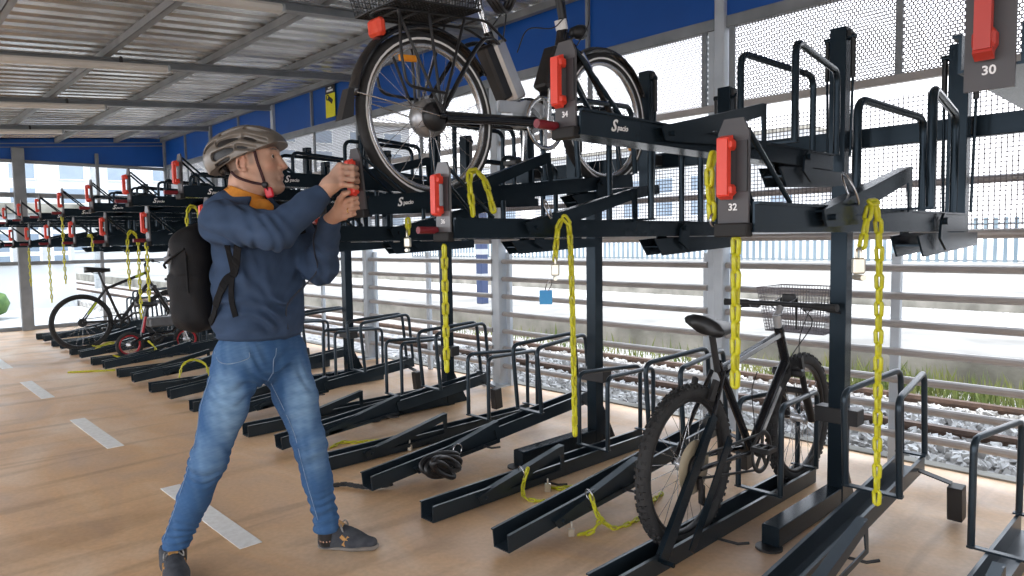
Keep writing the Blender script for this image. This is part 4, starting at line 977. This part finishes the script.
# trunk and legs under the clothes
S.ell((.025, .0, 1.25), (.095, .150, .17), TM, .03); S.ell((.025, -.02, .90), (.085, .125, .12), TM, .04); S.cap((.025, -.01, .98), (.025, 0, 1.22), .085, .09, .04)
S.cap(Rs, Ls, .045, .045, .04)
for a, b_, c, sg in ((Rh, Rk, Ra, -1), (Lh, Lk, La, 1)): S.cap(a, b_, .062, .046, .03); S.cap(b_, c, .046, .032, .03); S.cap(c, c-U((0, 0, .07)), .035, .035, .02)
for a, b_, c in ((Rs, Re, Rw), (Ls, Le, Lw)): S.cap(a, b_, .044, .034, .02); S.cap(b_, b_*.65+c*.35, .034, .036, .02); S.cap(b_*.65+c*.35, c, .036, .027, .02)
# neck and head
S.cap((-.005, .0, 1.42), (.006, .0, 1.57), .060, .056, .03); S.cap((-.035, 0, 1.40), (-.02, 0, 1.55), .05, .048, .03)
for s_ in (-1, 1): S.cap((.045, s_*.018, 1.425), (-.02, s_*.056, 1.575), .013, .012, .018)
S.ell(H(-.005, 0, .02), (.100, .078, .098), HM_, .01); S.ell(H(.045, 0, -.01), (.066, .066, .085), HM_, .03)
S.ell(H(.060, 0, -.075), (.052, .052, .052), HM_, .03)
for s_ in (-1, 1):
    S.cap(H(.0, s_*.058, -.065), H(.085, s_*.028, -.118), .017, .016, .028)          # jaw line
    S.ell(H(.078, s_*.042, -.035), (.022, .020, .018), HM_, .02)                     # cheekbone
    S.cap(H(.103, s_*.012, .022), H(.088, s_*.046, .018), .010, .010, .012)          # brow ridge
    S.ell(H(.104, s_*.031, .000), (.013, .017, .012), HM_, .012, 'sub')              # eye socket
    S.ell(H(.088, s_*.031, .000), (.0135, .0135, .0125), None, .002)                 # eyeball
    S.cap(H(.1005, s_*.019, .0072), H(.090, s_*.0455, .0045), .0048, .0042, .003)        # upper lid
    S.cap(H(.0995, s_*.021, -.0085), H(.090, s_*.0445, -.0068), .0042, .0040, .004)
S.cap(H(.104, 0, .012), H(.128, 0, -.036), .009, .0125, .010); S.ell(H(.129, 0, -.040), (.013, .012, .010), None, .006)   # nose
for s_ in (-1, 1): S.ell(H(.117, s_*.013, -.044), (.010, .008, .008), None, .005); S.ell(H(.121, s_*.006, -.052), (.005, .003, .004), None, .002, 'sub')
S.ell(H(.098, 0, -.068), (.020, .026, .018), HM_, .012)
S.cap(H(.112, -.020, -.0745), H(.112, .020, -.0745), .0050, .0050, .005); S.cap(H(.118, -.008, -.072), H(.118, .008, -.072), .0048, .0048, .006)
S.cap(H(.111, -.017, -.0865), H(.111, .017, -.0865), .0060, .0060, .005); S.cap(H(.125, -.022, -.0805), H(.125, .022, -.0805), .0030, .003, .003, 'sub')
S.ell(H(.100, 0, -.116), (.021, .024, .017), HM_, .014); S.cap(H(.02, 0, -.108), H(.085, 0, -.122), .026, .020, .03)
for s_ in (-1, 1):                                                                  # ears
    e = H(-.004, s_*.077, -.022)
    for i in range(9):
        a0, a1 = [R(-100+q*32) for q in (i, i+1)]
        if i < 8: S.cap(e+U((-.016*math.cos(a0)-.004, s_*(.004+.005*math.sin(i*.4)), .029*math.sin(a0))), e+U((-.016*math.cos(a1)-.004, s_*(.004+.005*math.sin(i*.4+.4)), .029*math.sin(a1))), .0052, .0052, .004)
    S.ell(e+U((-.003, -s_*.002, 0)), (.014, .006, .026), None, .004); S.ell(e+U((.006, s_*.001, -.026)), (.008, .005, .010), None, .005); S.ell(e+U((.0, s_*.008, .001)), (.006, .005, .010), None, .004, 'sub')
HO = U((.034, -.017, -.012)); LO = U((.026, -.010, -.010))
# hands. The bar of the handle is vertical at (hx, hy); fingers curl round it
def finger(pts, r0, r1):
    n = len(pts)-1
    for i in range(n):
        ra, rb = r0+(r1-r0)*i/n, r0+(r1-r0)*(i+1)/n; S.cap(pts[i], pts[i+1], ra, rb, .0035); S.ell(pts[i], (ra*1.06,)*3, None, .003)
BX, BY = .418, -.196                                                               # grip bar
fwd = U((1, .0, 0)); 
# right hand: back of hand towards the camera, knuckles up and forward
kn = [HO+U((.404, -.234, 1.592-.0225*i)) for i in range(4)]
pc = HO+U((.370, -.238, 1.535))
S.cap(Rw, pc*.7+Rw*.3, .029, .033, .012, flat=((.2, 1, 0), .8))
for i in range(4): S.cap(pc*.55+Rw*.45+U((0, 0, .014-.010*i)), kn[i]+U((-.006, .003, 0)), .0175, .0138, .010)
for i, (ln, rr) in enumerate(((1.0, .0103), (1.05, .0105), (1.0, .0100), (.88, .0091))):
    k0 = kn[i]; p1 = k0+U((.040*ln, .010, -.004)); p2 = p1+U((.012, .030*ln, -.003)); p3 = p2+U((-.022*ln, .008, -.001))
    finger([k0, p1, p2, p3], rr, rr*.84); S.ell(k0, (.0115,)*3, None, .006)
th = [HO+U(q) for q in ((.360, -.212, 1.515), (.384, -.196, 1.545), (.404, -.172, 1.566), (.426, -.162, 1.578))]
S.cap(pc, th[0]*.5+th[1]*.5, .02, .016, .014); finger(th, .0135, .0098)
# left hand: cupped under the lower bracket, back of hand towards the camera
lk = [LO+U((.402, -.168, 1.468-.020*i)) for i in range(4)]; lc = LO+U((.370, -.140, 1.425))
S.cap(Lw, lc, .026, .028, .012)
for i in range(4): S.cap(lc+U((0, 0, .012-.010*i)), lk[i]+U((-.005, .004, 0)), .0155, .0120, .010)
for i, (ln, rr) in enumerate(((1.0, .0094), (1.06, .0096), (1.0, .0092), (.85, .0083))):
    k0 = lk[i]; p1 = k0+U((.034*ln, -.016, .007)); p2 = p1+U((.026*ln, .018, .006)); p3 = p2+U((.006, .02*ln, .003)); finger([k0, p1, p2, p3], rr, rr*.84); S.ell(k0, (.011,)*3, None, .006)
lt = [LO+U(q) for q in ((.370, -.158, 1.442), (.392, -.190, 1.474), (.411, -.206, 1.492), (.428, -.206, 1.497))]
S.cap(lc, lt[0]*.4+lt[1]*.6, .018, .014, .012); finger(lt, .0128, .0095)
me = S.mesh('body')
def skin(co):
    b_ = U((.56, .325, .225)); c = np.tile(b_, (len(co), 1)); n_ = vnoise(co, 60, 1)[:, None]; c = c*(1+.05*n_)
    def mixin(w_, col): nonlocal c; w_ = np.clip(w_, 0, 1)[:, None]; c = c*(1-w_)+U(col)*w_
    for s_ in (-1, 1): mixin(blob(co, H(.09, s_*.045, -.04), (.035, .03, .03))*.55, (.62, .26, .18)); mixin(blob(co, H(-.005, s_*.085, -.02), (.03, .02, .045))*.5, (.62, .27, .19))
    mixin(blob(co, H(.128, 0, -.04), (.025, .025, .025))*.5, (.62, .27, .20))
    mixin(sstep(.15, .55, blob(co, H(.117, 0, -.080), (.016, .030, .014)))*.7, (.50, .20, .17))
    z = (co-HC) @ HM_
    beard = sstep(-.045, -.07, z[:, 2])*sstep(.02, .06, z[:, 0])*(z[:, 2] > -.15); mixin(beard*.4, (.33, .24, .20))
    hair = sstep(.03, .0, z[:, 0])*sstep(-.075, -.05, z[:, 2])*(np.abs(z[:, 1]) < .074)*sstep(-.02, -.035, z[:, 0]); mixin(hair*.75, (.13, .105, .09))
    side = sstep(.012, .02, z[:, 0])*sstep(.045, .03, z[:, 0])*sstep(-.04, -.02, z[:, 2]); mixin(side*.6, (.20, .16, .13))
    for kk in kn+lk: mixin(blob(co, kk, (.018,)*3)*.6, (.62, .28, .20))
    return np.clip(c, 0, 1)
colour_attr(me, skin)
me.materials.append(attr_mat('skin', .5, (220, .10), spec=.35, sss=.08)); body = link('body', me, MAN)
for s_ in (-1, 1):
    m = MB(); e = Vector(H(.0905, s_*.031, .000)); m.ball(e, .0122, 16); eb = m.build('eyeball', mat('eye_white', (.75, .72, .68), .2, 0, (50, (.8, .77, .73), 1)), MAN)
    m = MB(); dv = Vector((.93, -.30, .02)).normalized(); m.lathe([(0, .0130), (.0035, .0127), (.0066, .0112)], e, dv, 16); m.build('iris', mat('iris', (.05, .04, .03), .15, 0, (90, (.09, .07, .05), 1)), eb)
    m = MB(); m.tube([Vector(H(.1105, s_*.014, .0265)), Vector(H(.106, s_*.032, .030)), Vector(H(.092, s_*.050, .0235))], [.003, .0036, .002], 8); m.build('eyebrow', mat('brow_hair', (.12, .09, .07), .8, 0, (200, (.2, .16, .13), 1)), MAN)
m = MB(); q = (lk[2]*.45+(lk[2]+U((.034, -.016, .007)))*.55); dq = Vector((.034, -.016, .007)).normalized(); _, sd, u_ = frame_of(dq)
m.tube([Vector(q)+(sd*math.cos(a)+u_*math.sin(a))*.0100 for a in [2*math.pi*i/18 for i in range(18)]], .0019, 6, True); m.build('ring', mat('gold', (.8, .55, .2), .2, 1, (20, (.85, .6, .25), 1)), MAN)
# sweatshirt
S = SDF((-.34, -.46, .84), (.46, .34, 1.58), .0048)
S.ell((.035, .0, 1.27), (.138, .188, .20), TM, .03); S.ell((.035, -.005, 1.12), (.150, .190, .17), TM, .06); S.ell((.035, -.01, 1.00), (.152, .190, .11), TM, .05)
S.ell((-.065, .01, 1.455), (.075, .12, .048), TM, .03); S.cap((-.075, -.05, 1.475), (-.06, .06, 1.480), .030, .030, .03)
S.cap(Rs+U((.0, .015, .0)), Ls-U((0, .02, 0)), .075, .072, .05); S.cap((-.02, 0, 1.44), (.02, 0, 1.475), .085, .07, .05)
S.cap(Rs, Re, .082, .064, .04); S.cap(Re, Re*.3+Rw*.7, .064, .052, .03); S.cap(Re*.3+Rw*.7, Rw*.96+Re*.04, .052, .040, .015)
S.cap(Ls, Le, .080, .066, .04); S.cap(Le, Le*.35+Lw*.65, .068, .050, .03); S.cap(Le*.35+Lw*.65, Lw*.95+Le*.05, .048, .041, .015)
# neck opening and hem
S.cap((-.005, 0, 1.475), (.035, -.01, 1.62), .066, .098, .012, 'sub'); S.ell((.085, -.045, 1.440), (.062, .070, .055), None, .015, 'sub')
S.half((.05, 0, .925), (-.05, 0, -1))
for w_, d_ in ((Rw, Re), (Lw, Le)):
    ax = (w_-d_)/np.linalg.norm(w_-d_); S.cap(w_-ax*.002, w_+ax*.10, .034, .034, .004, 'sub')
    S.cap(w_-ax*.030, w_-ax*.018, .0415, .040, .006)
def folds(X, Y, Z):
    out = 0
    for (c, dr, wl, amp, rad) in (((.10, -.26, 1.34), (.9, .1, .45), .040, .0055, .16), ((.0, -.20, 1.33), (.5, .3, .9), .045, .0060, .14), ((.21, -.31, 1.33), (.75, .4, .6), .030, .0060, .10), ((.25, -.02, 1.22), (.6, -.5, .6), .034, .0060, .12),
                                  ((.0, -.12, 1.02), (.25, .1, .95), .050, .0070, .22), ((.20, -.10, 1.05), (.8, .2, .5), .055, .0070, .22), ((.02, -.15, 1.18), (.75, 0, .66), .060, .0070, .20)):
        g_ = np.exp(-((X-c[0])**2+(Y-c[1])**2+(Z-c[2])**2)/rad**2); n_ = U(dr)/np.linalg.norm(dr)
        ph = (X*n_[0]+Y*n_[1]+Z*n_[2])*2*math.pi/(wl*1.5)+2.9*np.sin(X*19+Y*15+Z*6)+2.2*np.sin(Z*21-Y*15+X*9)
        out = out+.85*amp*g_*np.sin(ph)
    return out
S.wrinkle(folds)
S.ell((.035, -.01, .945), (.140, .178, .035), TM, .012)
S.half((.05, 0, .918), (-.05, 0, -1))
me = S.mesh('sweatshirt')
colour_attr(me, lambda co: U((.042, .070, .128))*(1+.16*vnoise(co, 30, 5)[:, None]))
NAVY = attr_mat('navy_jersey', .9, (420, .25), spec=.2); me.materials.append(NAVY); sw = link('sweatshirt', me, MAN)
def zrow(pts, r_, name, mt, par): return MB().tube(curve([Vector(q) for q in pts], 24), r_, 6).build(name, mt, par)
# orange shirt collar
S = SDF((-.13, -.15, 1.38), (.20, .14, 1.58), .0035)
S.cap((-.025, 0, 1.42), (-.010, 0, 1.515), .096, .076, .01); S.cap((.030, -.020, 1.40), (.085, -.05, 1.445), .066, .034, .03)
S.cap((-.03, 0, 1.36), (-.006, 0, 1.60), .080, .066, .004, 'sub'); S.cap((.080, -.02, 1.52), (.108, -.05, 1.455), .022, .008, .004, 'sub')
S.half((0, 0, 1.518), (.40, 0, 1))
me = S.mesh('shirt_collar'); me.materials.append(mat('orange_cotton', (.55, .20, .02), .85, 0, (40, (.66, .26, .03), 1), (300, .2))); link('shirt_collar', me, MAN)
# jeans
S = SDF((-.40, -.34, .07), (.40, .26, .98), .0048)
S.ell((.033, -.02, .905), (.122, .158, .10), TM, .03); S.ell((.025, -.025, .84), (.126, .160, .10), TM, .04)
for a, b_, c, sg in ((Rh, Rk, Ra, -1), (Lh, Lk, La, 1)):
    S.cap(a+U((0, 0, -.01)), a*.5+b_*.5, .096, .082, .04); S.cap(a*.5+b_*.5, b_, .082, .064, .03); S.cap(b_, b_*.55+c*.45, .064, .060, .03); S.cap(b_*.55+c*.45, c+U((0, 0, .0)), .059, .048, .02)
    S.cap(c+U((0, 0, .02)), c-U((.002, 0, .034)), .050, .054, .01)
def jf(X, Y, Z):
    out = 0
    for (c, dr, wl, amp, rad) in ((Rk+U((-.03, .0, .0)), (.3, .1, .95), .034, .0055, .11), (Lk+U((0, 0, 0)), (.25, -.1, .95), .036, .0050, .10), (Ra+U((.03, 0, .07)), (.3, .15, .95), .026, .0065, .10), (La+U((0, 0, .06)), (.2, .1, .95), .026, .0060, .10), ((.07, -.06, .78), (.9, .1, .55), .040, .0065, .13), ((.16, -.02, .72), (.4, .0, .9), .05, .0045, .12), ((-.02, -.16, .76), (.35, .1, .9), .05, .004, .12)):
        g_ = np.exp(-((X-c[0])**2+(Y-c[1])**2+(Z-c[2])**2)/rad**2); n_ = U(dr)/np.linalg.norm(dr)
        ph = (X*n_[0]+Y*n_[1]+Z*n_[2])*2*math.pi/(wl*1.35)+2.6*np.sin(X*27+Y*21+Z*9)+1.9*np.sin(Z*18-Y*31+X*8)
        out = out+1.0*amp*g_*np.sin(ph)
    return out
S.wrinkle(jf); S.half((0, 0, .96), (0, 0, 1)); S.half((0, 0, .098), (-.045, 0, -1))
me = S.mesh('jeans')
def denim(co):
    c = np.tile(U((.042, .108, .24)), (len(co), 1)); f = np.zeros(len(co))
    for q, rr, w_ in ((Rh*.55+Rk*.45+U((.03, -.06, 0)), (.10, .10, .22), 1.0), (Lh*.5+Lk*.5+U((.04, -.05, 0)), (.09, .10, .22), 1.0), (Rk+U((.02, -.05, .03)), (.10, .09, .14), .5), (Lk+U((.04, -.04, -.02)), (.09, .09, .16), .5), ((.0, -.14, .88), (.12, .10, .10), .5)): f = np.maximum(f, w_*sstep(0, .8, blob(co, q, rr)))
    f = np.clip(f*(.75+.25*vnoise(co*U((1, 1, 2.5)), 40, 9))+.12*vnoise(co*U((1, 1, 3)), 60, 3), 0, 1)[:, None]
    return np.clip(c*(1-f)+U((.24, .39, .57))*f, 0, 1)
colour_attr(me, denim); me.materials.append(attr_mat('denim', .85, (500, .3), spec=.2)); jn = link('jeans', me, MAN)
ST = mat('pale_stitching', (.16, .24, .36), .8, 0, (50, (.24, .32, .42), 1))
def onleg(a, b_, ra, rb, side, n=6):
    return [Vector(a*(1-t_)+b_*t_+U(side)*(ra+(rb-ra)*t_+.0025)) for t_ in [i/n for i in range(n+1)]]
# shoes
def shoe(heel, toe, name, lab=None):
    heel = U(heel, float); toe = U(toe, float); d = toe-heel; L_ = np.linalg.norm(d); d /= L_; n_ = U((-d[1], d[0], 0)); Mx = np.stack([d, n_, U((0, 0, 1))], 1)
    W = lambda x, y, z: heel+d*x*L_+n_*y+U((0, 0, z))
    t1 = bpy.data.objects.new(name, None)
    lo = np.minimum(heel, toe)-.09; hi = np.maximum(heel, toe)+.09; lo[2] = -.004; hi[2] = .16
    S = SDF(lo, hi, .0036)
    S.cap(W(.13, 0, .013), W(.62, .002, .013), .036, .044, .02, flat=((0, 0, 1), .35)); S.cap(W(.6, .002, .013), W(.86, -.004, .013), .046, .038, .02, flat=((0, 0, 1), .35))
    S.half((0, 0, .026), (0, 0, 1)); S.half((0, 0, .001), (0, 0, -1)); sole = S.mesh('sole')
    S = SDF(lo, hi, .0036)
    S.cap(W(.14, 0, .035), W(.16, 0, .095), .036, .036, .02); S.cap(W(.18, 0, .085), W(.48, 0, .062), .036, .034, .03); S.cap(W(.2, 0, .035), W(.6, .002, .035), .036, .041, .03); S.cap(W(.6, .002, .033), W(.86, -.003, .028), .041, .030, .03, flat=((0, 0, 1), .8))
    S.cap(W(.17, 0, .14), W(.24, 0, .085), .034, .028, .006, 'sub'); S.half((0, 0, .013), (0, 0, -1)); S.half(W(.1, 0, .112), (-.30*d[0], -.30*d[1], 1))
    up = S.mesh('shoe'); up.materials.append(mat('grey_suede', (.032, .036, .046), .9, 0, (30, (.06, .065, .076), 1), (200, .3))); o = link('shoe', up, MAN)
    sole.materials.append(mat('taupe_sole', (.16, .14, .12), .7, 0, (20, (.24, .21, .18), 1))); link('sole', sole, o)
    m = MB()
    for i in range(6):
        x = .36+.055*i; z = .098-.0095*i-.0006*i*i
        m.tube(curve([Vector(W(x, -.026, z-.014)), Vector(W(x+.02, 0, z+.004)), Vector(W(x+.045, .026, z-.018))], 8), .0030, 6); m.tube(curve([Vector(W(x, .026, z-.014)), Vector(W(x+.02, 0, z+.004)), Vector(W(x+.045, -.026, z-.018))], 8), .0030, 6)
    for s_ in (-1, 1): m.tube(curve([Vector(W(.37, s_*.004, .103)), Vector(W(.42, s_*.030, .112)), Vector(W(.46, s_*.036, .088)), Vector(W(.40, s_*.02, .100))], 14), .0028, 6)
    m.build('laces', mat('lace_cord', (.14, .135, .13), .8, 0, (90, (.36, .35, .33), 1)), o)
    m = MB(); TANM = mat('tan_leather', (.45, .24, .07), .7, 0, (30, (.55, .30, .10), 1))
    for s_ in (-1, 1):
        MB().bar(Vector(W(.42, s_*.038, .070)), Vector(W(.60, s_*.0425, .030)), .006, .015).bar(Vector(W(.55, s_*.036, .066)), Vector(W(.46, s_*.042, .030)), .006, .015).build('side_stripe', TANM, o)
    MB().box(Vector(W(.125, 0, .085))-Vector(d)*.030, (.012, .030, .030), Matrix(Mx.tolist()), .004).build('heel_tab', TANM, o); m.box(Vector(W(.375, 0, .108)), (.032, .036, .008), Matrix(Mx.tolist()) @ Matrix.Rotation(.6, 3, 'Y'), .002); m.build('leather_patch', TANM, o)
    bpy.data.objects.remove(t1); return o
shoe((-.352, -.058, 0), (-.200, -.282, 0), 'r'); shoe((.205, .105, 0), (.468, .088, 0), 'l')
for a in (Ra, La):
    MB().lathe([(.030, -.070), (.036, -.04), (.038, .02), (.036, .05)], Vector(a)-Vector((0, 0, .03)), (0, 0, 1), 16).build('sock', BLACK, MAN)
# helmet
HX = U((-.004, 0, .022)); hr = (.153, .108, .114); S = SDF((-.24, -.17, 1.52), (.28, .17, 1.85), .0034)
HT = np.array(Matrix.Rotation(R(-2), 3, 'Y')) @ HM_
def HH(x, y, z): return HC+HT @ (U((x, y, z))+HX)
S.ell(HH(0, 0, 0), hr, HT, 0); S.ell(HH(-.078, 0, -.012), (.102, .092, .096), HT, .03); S.cap(HH(.10, -.05, .022), HH(.10, .05, .022), .035, .035, .04)
S.ell(HH(-.005, 0, -.022), (.124, .088, .105), HT, .004, 'sub')
def arcpt(th_, ph_, s_=1.0): return HH(hr[0]*1.03*s_*math.cos(ph_)*math.sin(th_)-.012, hr[1]*1.05*s_*math.sin(ph_)*math.sin(th_)*1.0, hr[2]*1.04*s_*math.cos(th_))
for s_ in (-1, 1):
    for y0, y1, yz, w_ in ((.020, .024, .99, .0095), (.056, .062, .80, .0100)):
        for xa, xb in ((.100, .026), (.002, -.072)):
            za = lambda x, y: hr[2]*math.sqrt(max(.02, 1-(x/hr[0])**2-(y/hr[1])**2))
            S.cap(HH(xa, s_*y0, za(xa, y0)), HH(xb, s_*y1, za(xb, y1)), w_*.8, w_*1.1, .004, 'sub')
    for (xa, za_), (xb, zb), w_ in (((.098, .026), (.024, .056), .0150), ((.000, .056), (-.076, .040), .0160), ((.060, .004), (-.004, .018), .0120), ((-.030, .010), (-.100, -.010), .0165), ((-.100, .050), (-.142, .020), .013), ((-.045, -.026), (-.095, -.042), .010)):
        yy = lambda x, z: hr[1]*math.sqrt(max(.05, 1-(min(.98, abs(x)/.166))**2-(z/hr[2])**2))
        S.cap(HH(xa, s_*yy(xa, za_), za_), HH(xb, s_*yy(xb, zb), zb), w_*.75, w_*1.05, .005, 'sub')
for x0, x1 in ((.085, .02), (-.01, -.075), (-.10, -.135)):
    zz = lambda x: hr[2]*math.sqrt(max(.05, 1-(x/.165)**2)); S.cap(HH(x0, 0, zz(x0)), HH(x1, 0, zz(x1)), .007, .010, .004, 'sub')
S.half(HH(0, 0, -.020), HT @ U((.30, 0, -1))); S.half(HH(-.17, 0, -.045), HT @ U((-1.0, 0, -.55)))
me = S.mesh('helmet')
me.materials.append(mat('helmet_taupe', (.165, .145, .124), .3, .2, (6, (.21, .185, .158), 1), spec=.5)); hel = link('helmet', me, MAN)
S = SDF((-.22, -.15, 1.54), (.24, .15, 1.82), .0045); S.ell(HH(-.008, 0, -.006), (.143, .098, .104), HT, 0); S.ell(HH(-.065, 0, -.008), (.088, .082, .084), HT, .03); S.ell(HH(-.005, 0, -.024), (.118, .083, .103), HT, .004, 'sub'); S.half(HH(0, 0, -.016), HT @ U((.30, 0, -1)))
me = S.mesh('liner'); me.materials.append(BLACK); link('liner', me, hel)
STR = mat('dark_red_webbing', (.035, .010, .012), .8, 0, (60, (.06, .018, .02), 1))
for s_ in (-1, 1):
    def ribbon(pts, w_, name, mt, par, up=(0, 1, 0)):
        m = MB(); P_ = curve([Vector(q) for q in pts], 22); vs = []; N = len(P_)
        for i, p in enumerate(P_):
            tg = (P_[min(i+1, N-1)]-P_[max(0, i-1)]).normalized(); sd = tg.cross(Vector(up)).normalized()*w_/2; nn = Vector(up).normalized()*.0016
            vs += [p-sd-nn, p+sd-nn, p+sd+nn, p-sd+nn]
        m.add(vs, [(i*4+k_, i*4+(k_+1) % 4, i*4+4+(k_+1) % 4, i*4+4+k_) for i in range(N-1) for k_ in range(4)]+[(3, 2, 1, 0), tuple((N-1)*4+k_ for k_ in range(4))], True)
        return m.build(name, mt, par)
    ribbon([H(.045, s_*.083, .035), H(.052, s_*.080, -.02), H(.060, s_*.070, -.065), H(.066, s_*.060, -.108)], .011, 'strap', STR, hel, (0, s_, 0))
    ribbon([H(-.055, s_*.074, -.050), H(-.03, s_*.082, -.075), H(.02, s_*.074, -.098), H(.066, s_*.060, -.110)], .010, 'strap', STR, hel, (0, s_, .3))
    m = MB(); m.lathe([(0, -.005), (.012, -.005), (.013, 0), (.012, .005), (0, .005)], Vector(H(.066, s_*.0615, -.110)), (0, s_, 0), 14); m.build('strap_slider', BLACK, hel)
ribbon([H(.066, -.060, -.112), H(.070, -.040, -.142), H(.074, 0, -.150), H(.070, .040, -.142), H(.066, .060, -.112)], .013, 'chin_strap', STR, hel, (.35, 0, 1))
m = MB(); m.box(Vector(H(.074, -.046, -.140)), (.032, .014, .040), Matrix.Rotation(-.25, 3, 'Y'), .005); m.build('chin_buckle', mat('bright_red_clip', (.70, .02, .04), .35, 0, (20, (.78, .03, .05), 1)), hel)
m = MB(); m.tube([Vector(H(-.085, -.055, -.035)), Vector(H(-.108, -.03, -.04)), Vector(H(-.112, 0, -.042)), Vector(H(-.108, .03, -.04)), Vector(H(-.085, .055, -.035))], .008, 8); m.ball(Vector(H(-.116, 0, -.042)), (.014, .022, .014), 12); m.build('fit_dial', BLACK, hel)
NAVYD = mat('dark_navy_zip', (.008, .012, .025), .6, 0, (50, (.012, .018, .035), 1))
# details on sweatshirt and jeans: zip, cords, seams by ray onto the surface
def snap(ob, pts, off=.0015, n=6):
    pts = list(pts); pts = [pts[round(i*(len(pts)-1)/(n-1))] for i in range(n)] if len(pts) > n else pts; out = []
    for p in pts:
        ok, loc, nr, _ = ob.closest_point_on_mesh(Vector(p)); out.append(loc+nr*off if ok else Vector(p))
    return [q+Vector((0, 0, 0)) for q in curve(out, 30)]
MB().tube(snap(sw, [Vector(U((.06, -.01, z))+TF*.24+U((0, 0, 0))) for z in [.93+.028*i for i in range(19)]], .001), .0030, 6).build('zip', NAVYD, sw)
for pts in ([(-.115, -.17, .905), (-.06, -.22, .862), (.0, -.22, .856), (.055, -.21, .87), (.075, -.2, .905)],):
    MB().tube(snap(jn, curve([Vector(q) for q in pts], 20), .0006), .0018, 6).build('pocket_stitch', ST, jn)
for a, b_, c, side in ((Rh, Rk, Ra, (-.75, -.66, 0)), (Lh, Lk, La, (-.35, -.93, 0))):
    pts = [a*(1-t_)+b_*t_+U(side)*.12 for t_ in [i/14 for i in range(2 if side[0] < -.5 else 4, 15)]]+[b_*(1-t_)+c*t_+U(side)*.09 for t_ in [i/10 for i in range(1, 10)]]
    MB().tube(snap(jn, pts, .0004), .0014, 6).build('side_seam', ST, jn)
MB().tube(snap(jn, curve([Vector((.20, -.16, .91)), Vector((.19, -.17, .84)), Vector((.15, -.15, .775)), Vector((.09, -.11, .745))], 16), .0006), .0016, 6).build('fly_stitch', ST, jn)
# backpack
BP = thing('backpack', 'black backpack worn by the man with dark shoulder straps', 'backpack', (-2.75, 1.17, 0), (0, 0, YAW))
S = SDF((-.42, -.22, .90), (-.02, .22, 1.60), .005)
BM = np.array(Matrix.Rotation(R(-4), 3, 'Y'))
S.rbox((-.195, .005, 1.165), (.070, .150, .205), .065, BM, .01); S.ell((-.175, .0, 1.29), (.065, .14, .10), BM, .03); S.rbox((-.240, .005, 1.09), (.055, .125, .125), .05, BM, .02)
S.rbox((-.215, .005, 1.26), (.05, .12, .08), .045, BM, .025)
S.cap((-.36, -.13, 1.195), (-.12, -.17, 1.215), .006, .006, .004, 'sub'); S.cap((-.36, .13, 1.195), (-.36, -.13, 1.195), .006, .006, .004, 'sub')
S.wrinkle(lambda X, Y, Z: .003*np.sin(X*60+Z*35+2*np.sin(Z*22+Y*18))*(Z < 1.19)+.002*np.sin(Z*70+X*20))
me = S.mesh('pack'); me.materials.append(mat('black_nylon', (.0045, .0045, .006), .7, 0, (14, (.008, .008, .009), 1), (260, .2), spec=.25)); pk = link('pack', me, BP)
WEB = mat('black_webbing', (.005, .005, .006), .8, 0, (60, (.009, .009, .010), 1), spec=.2)
def strap(pts, w_, name, off=.004):
    P_ = snap(sw, curve([Vector(q) for q in pts], 30), off); m = MB(); vs = []; N = len(P_)
    for i, p in enumerate(P_):
        tg = (P_[min(i+1, N-1)]-P_[max(0, i-1)]).normalized(); ok, loc, nr, _ = sw.closest_point_on_mesh(p); sd = tg.cross(nr).normalized()*w_/2; nn = nr*.003
        vs += [p-sd-nn, p+sd-nn, p+sd+nn, p-sd+nn]
    m.add(vs, [(i*4+k_, i*4+(k_+1) % 4, i*4+4+(k_+1) % 4, i*4+4+k_) for i in range(N-1) for k_ in range(4)]+[(3, 2, 1, 0), tuple((N-1)*4+k_ for k_ in range(4))])
    return m.build(name, WEB, BP)
strap([(-.15, -.18, 1.00), (-.10, -.24, 1.09), (-.02, -.27, 1.18), (.03, -.27, 1.25)], .030, 'lower_strap')
strap([(.005, -.27, 1.25), (-.005, -.27, 1.18), (.0, -.27, 1.10), (.015, -.27, 1.02)], .020, 'strap_end')
strap([(-.14, .08, 1.46), (-.06, .13, 1.50), (.06, .15, 1.48), (.14, .10, 1.38), (.15, .08, 1.25), (.05, .2, 1.1), (-.1, .18, 1.0)], .05, 'shoulder_strap')
m = MB(); m.box((-.285, -.060, 1.275), (.010, .05, .04), Matrix.Rotation(.3, 3, 'Y'), .003); m.box((-.270, -.115, 1.245), (.03, .02, .03), bev=.004); m.build('buckle', mat('grey_buckle', (.16, .16, .17), .4, 0, (20, (.22, .22, .23), 1)), pk)
m = MB(); m.tube(curve([Vector((-.295, -.09, 1.215)), Vector((-.275, -.130, 1.235)), Vector((-.19, -.152, 1.29))], 12), .005, 6); m.tube(curve([Vector((-.255, .02, 1.345)), Vector((-.235, -.08, 1.345)), Vector((-.19, -.145, 1.29)), Vector((-.18, -.155, 1.12))], 16), .004, 6); m.build('zip', WEB, pk)
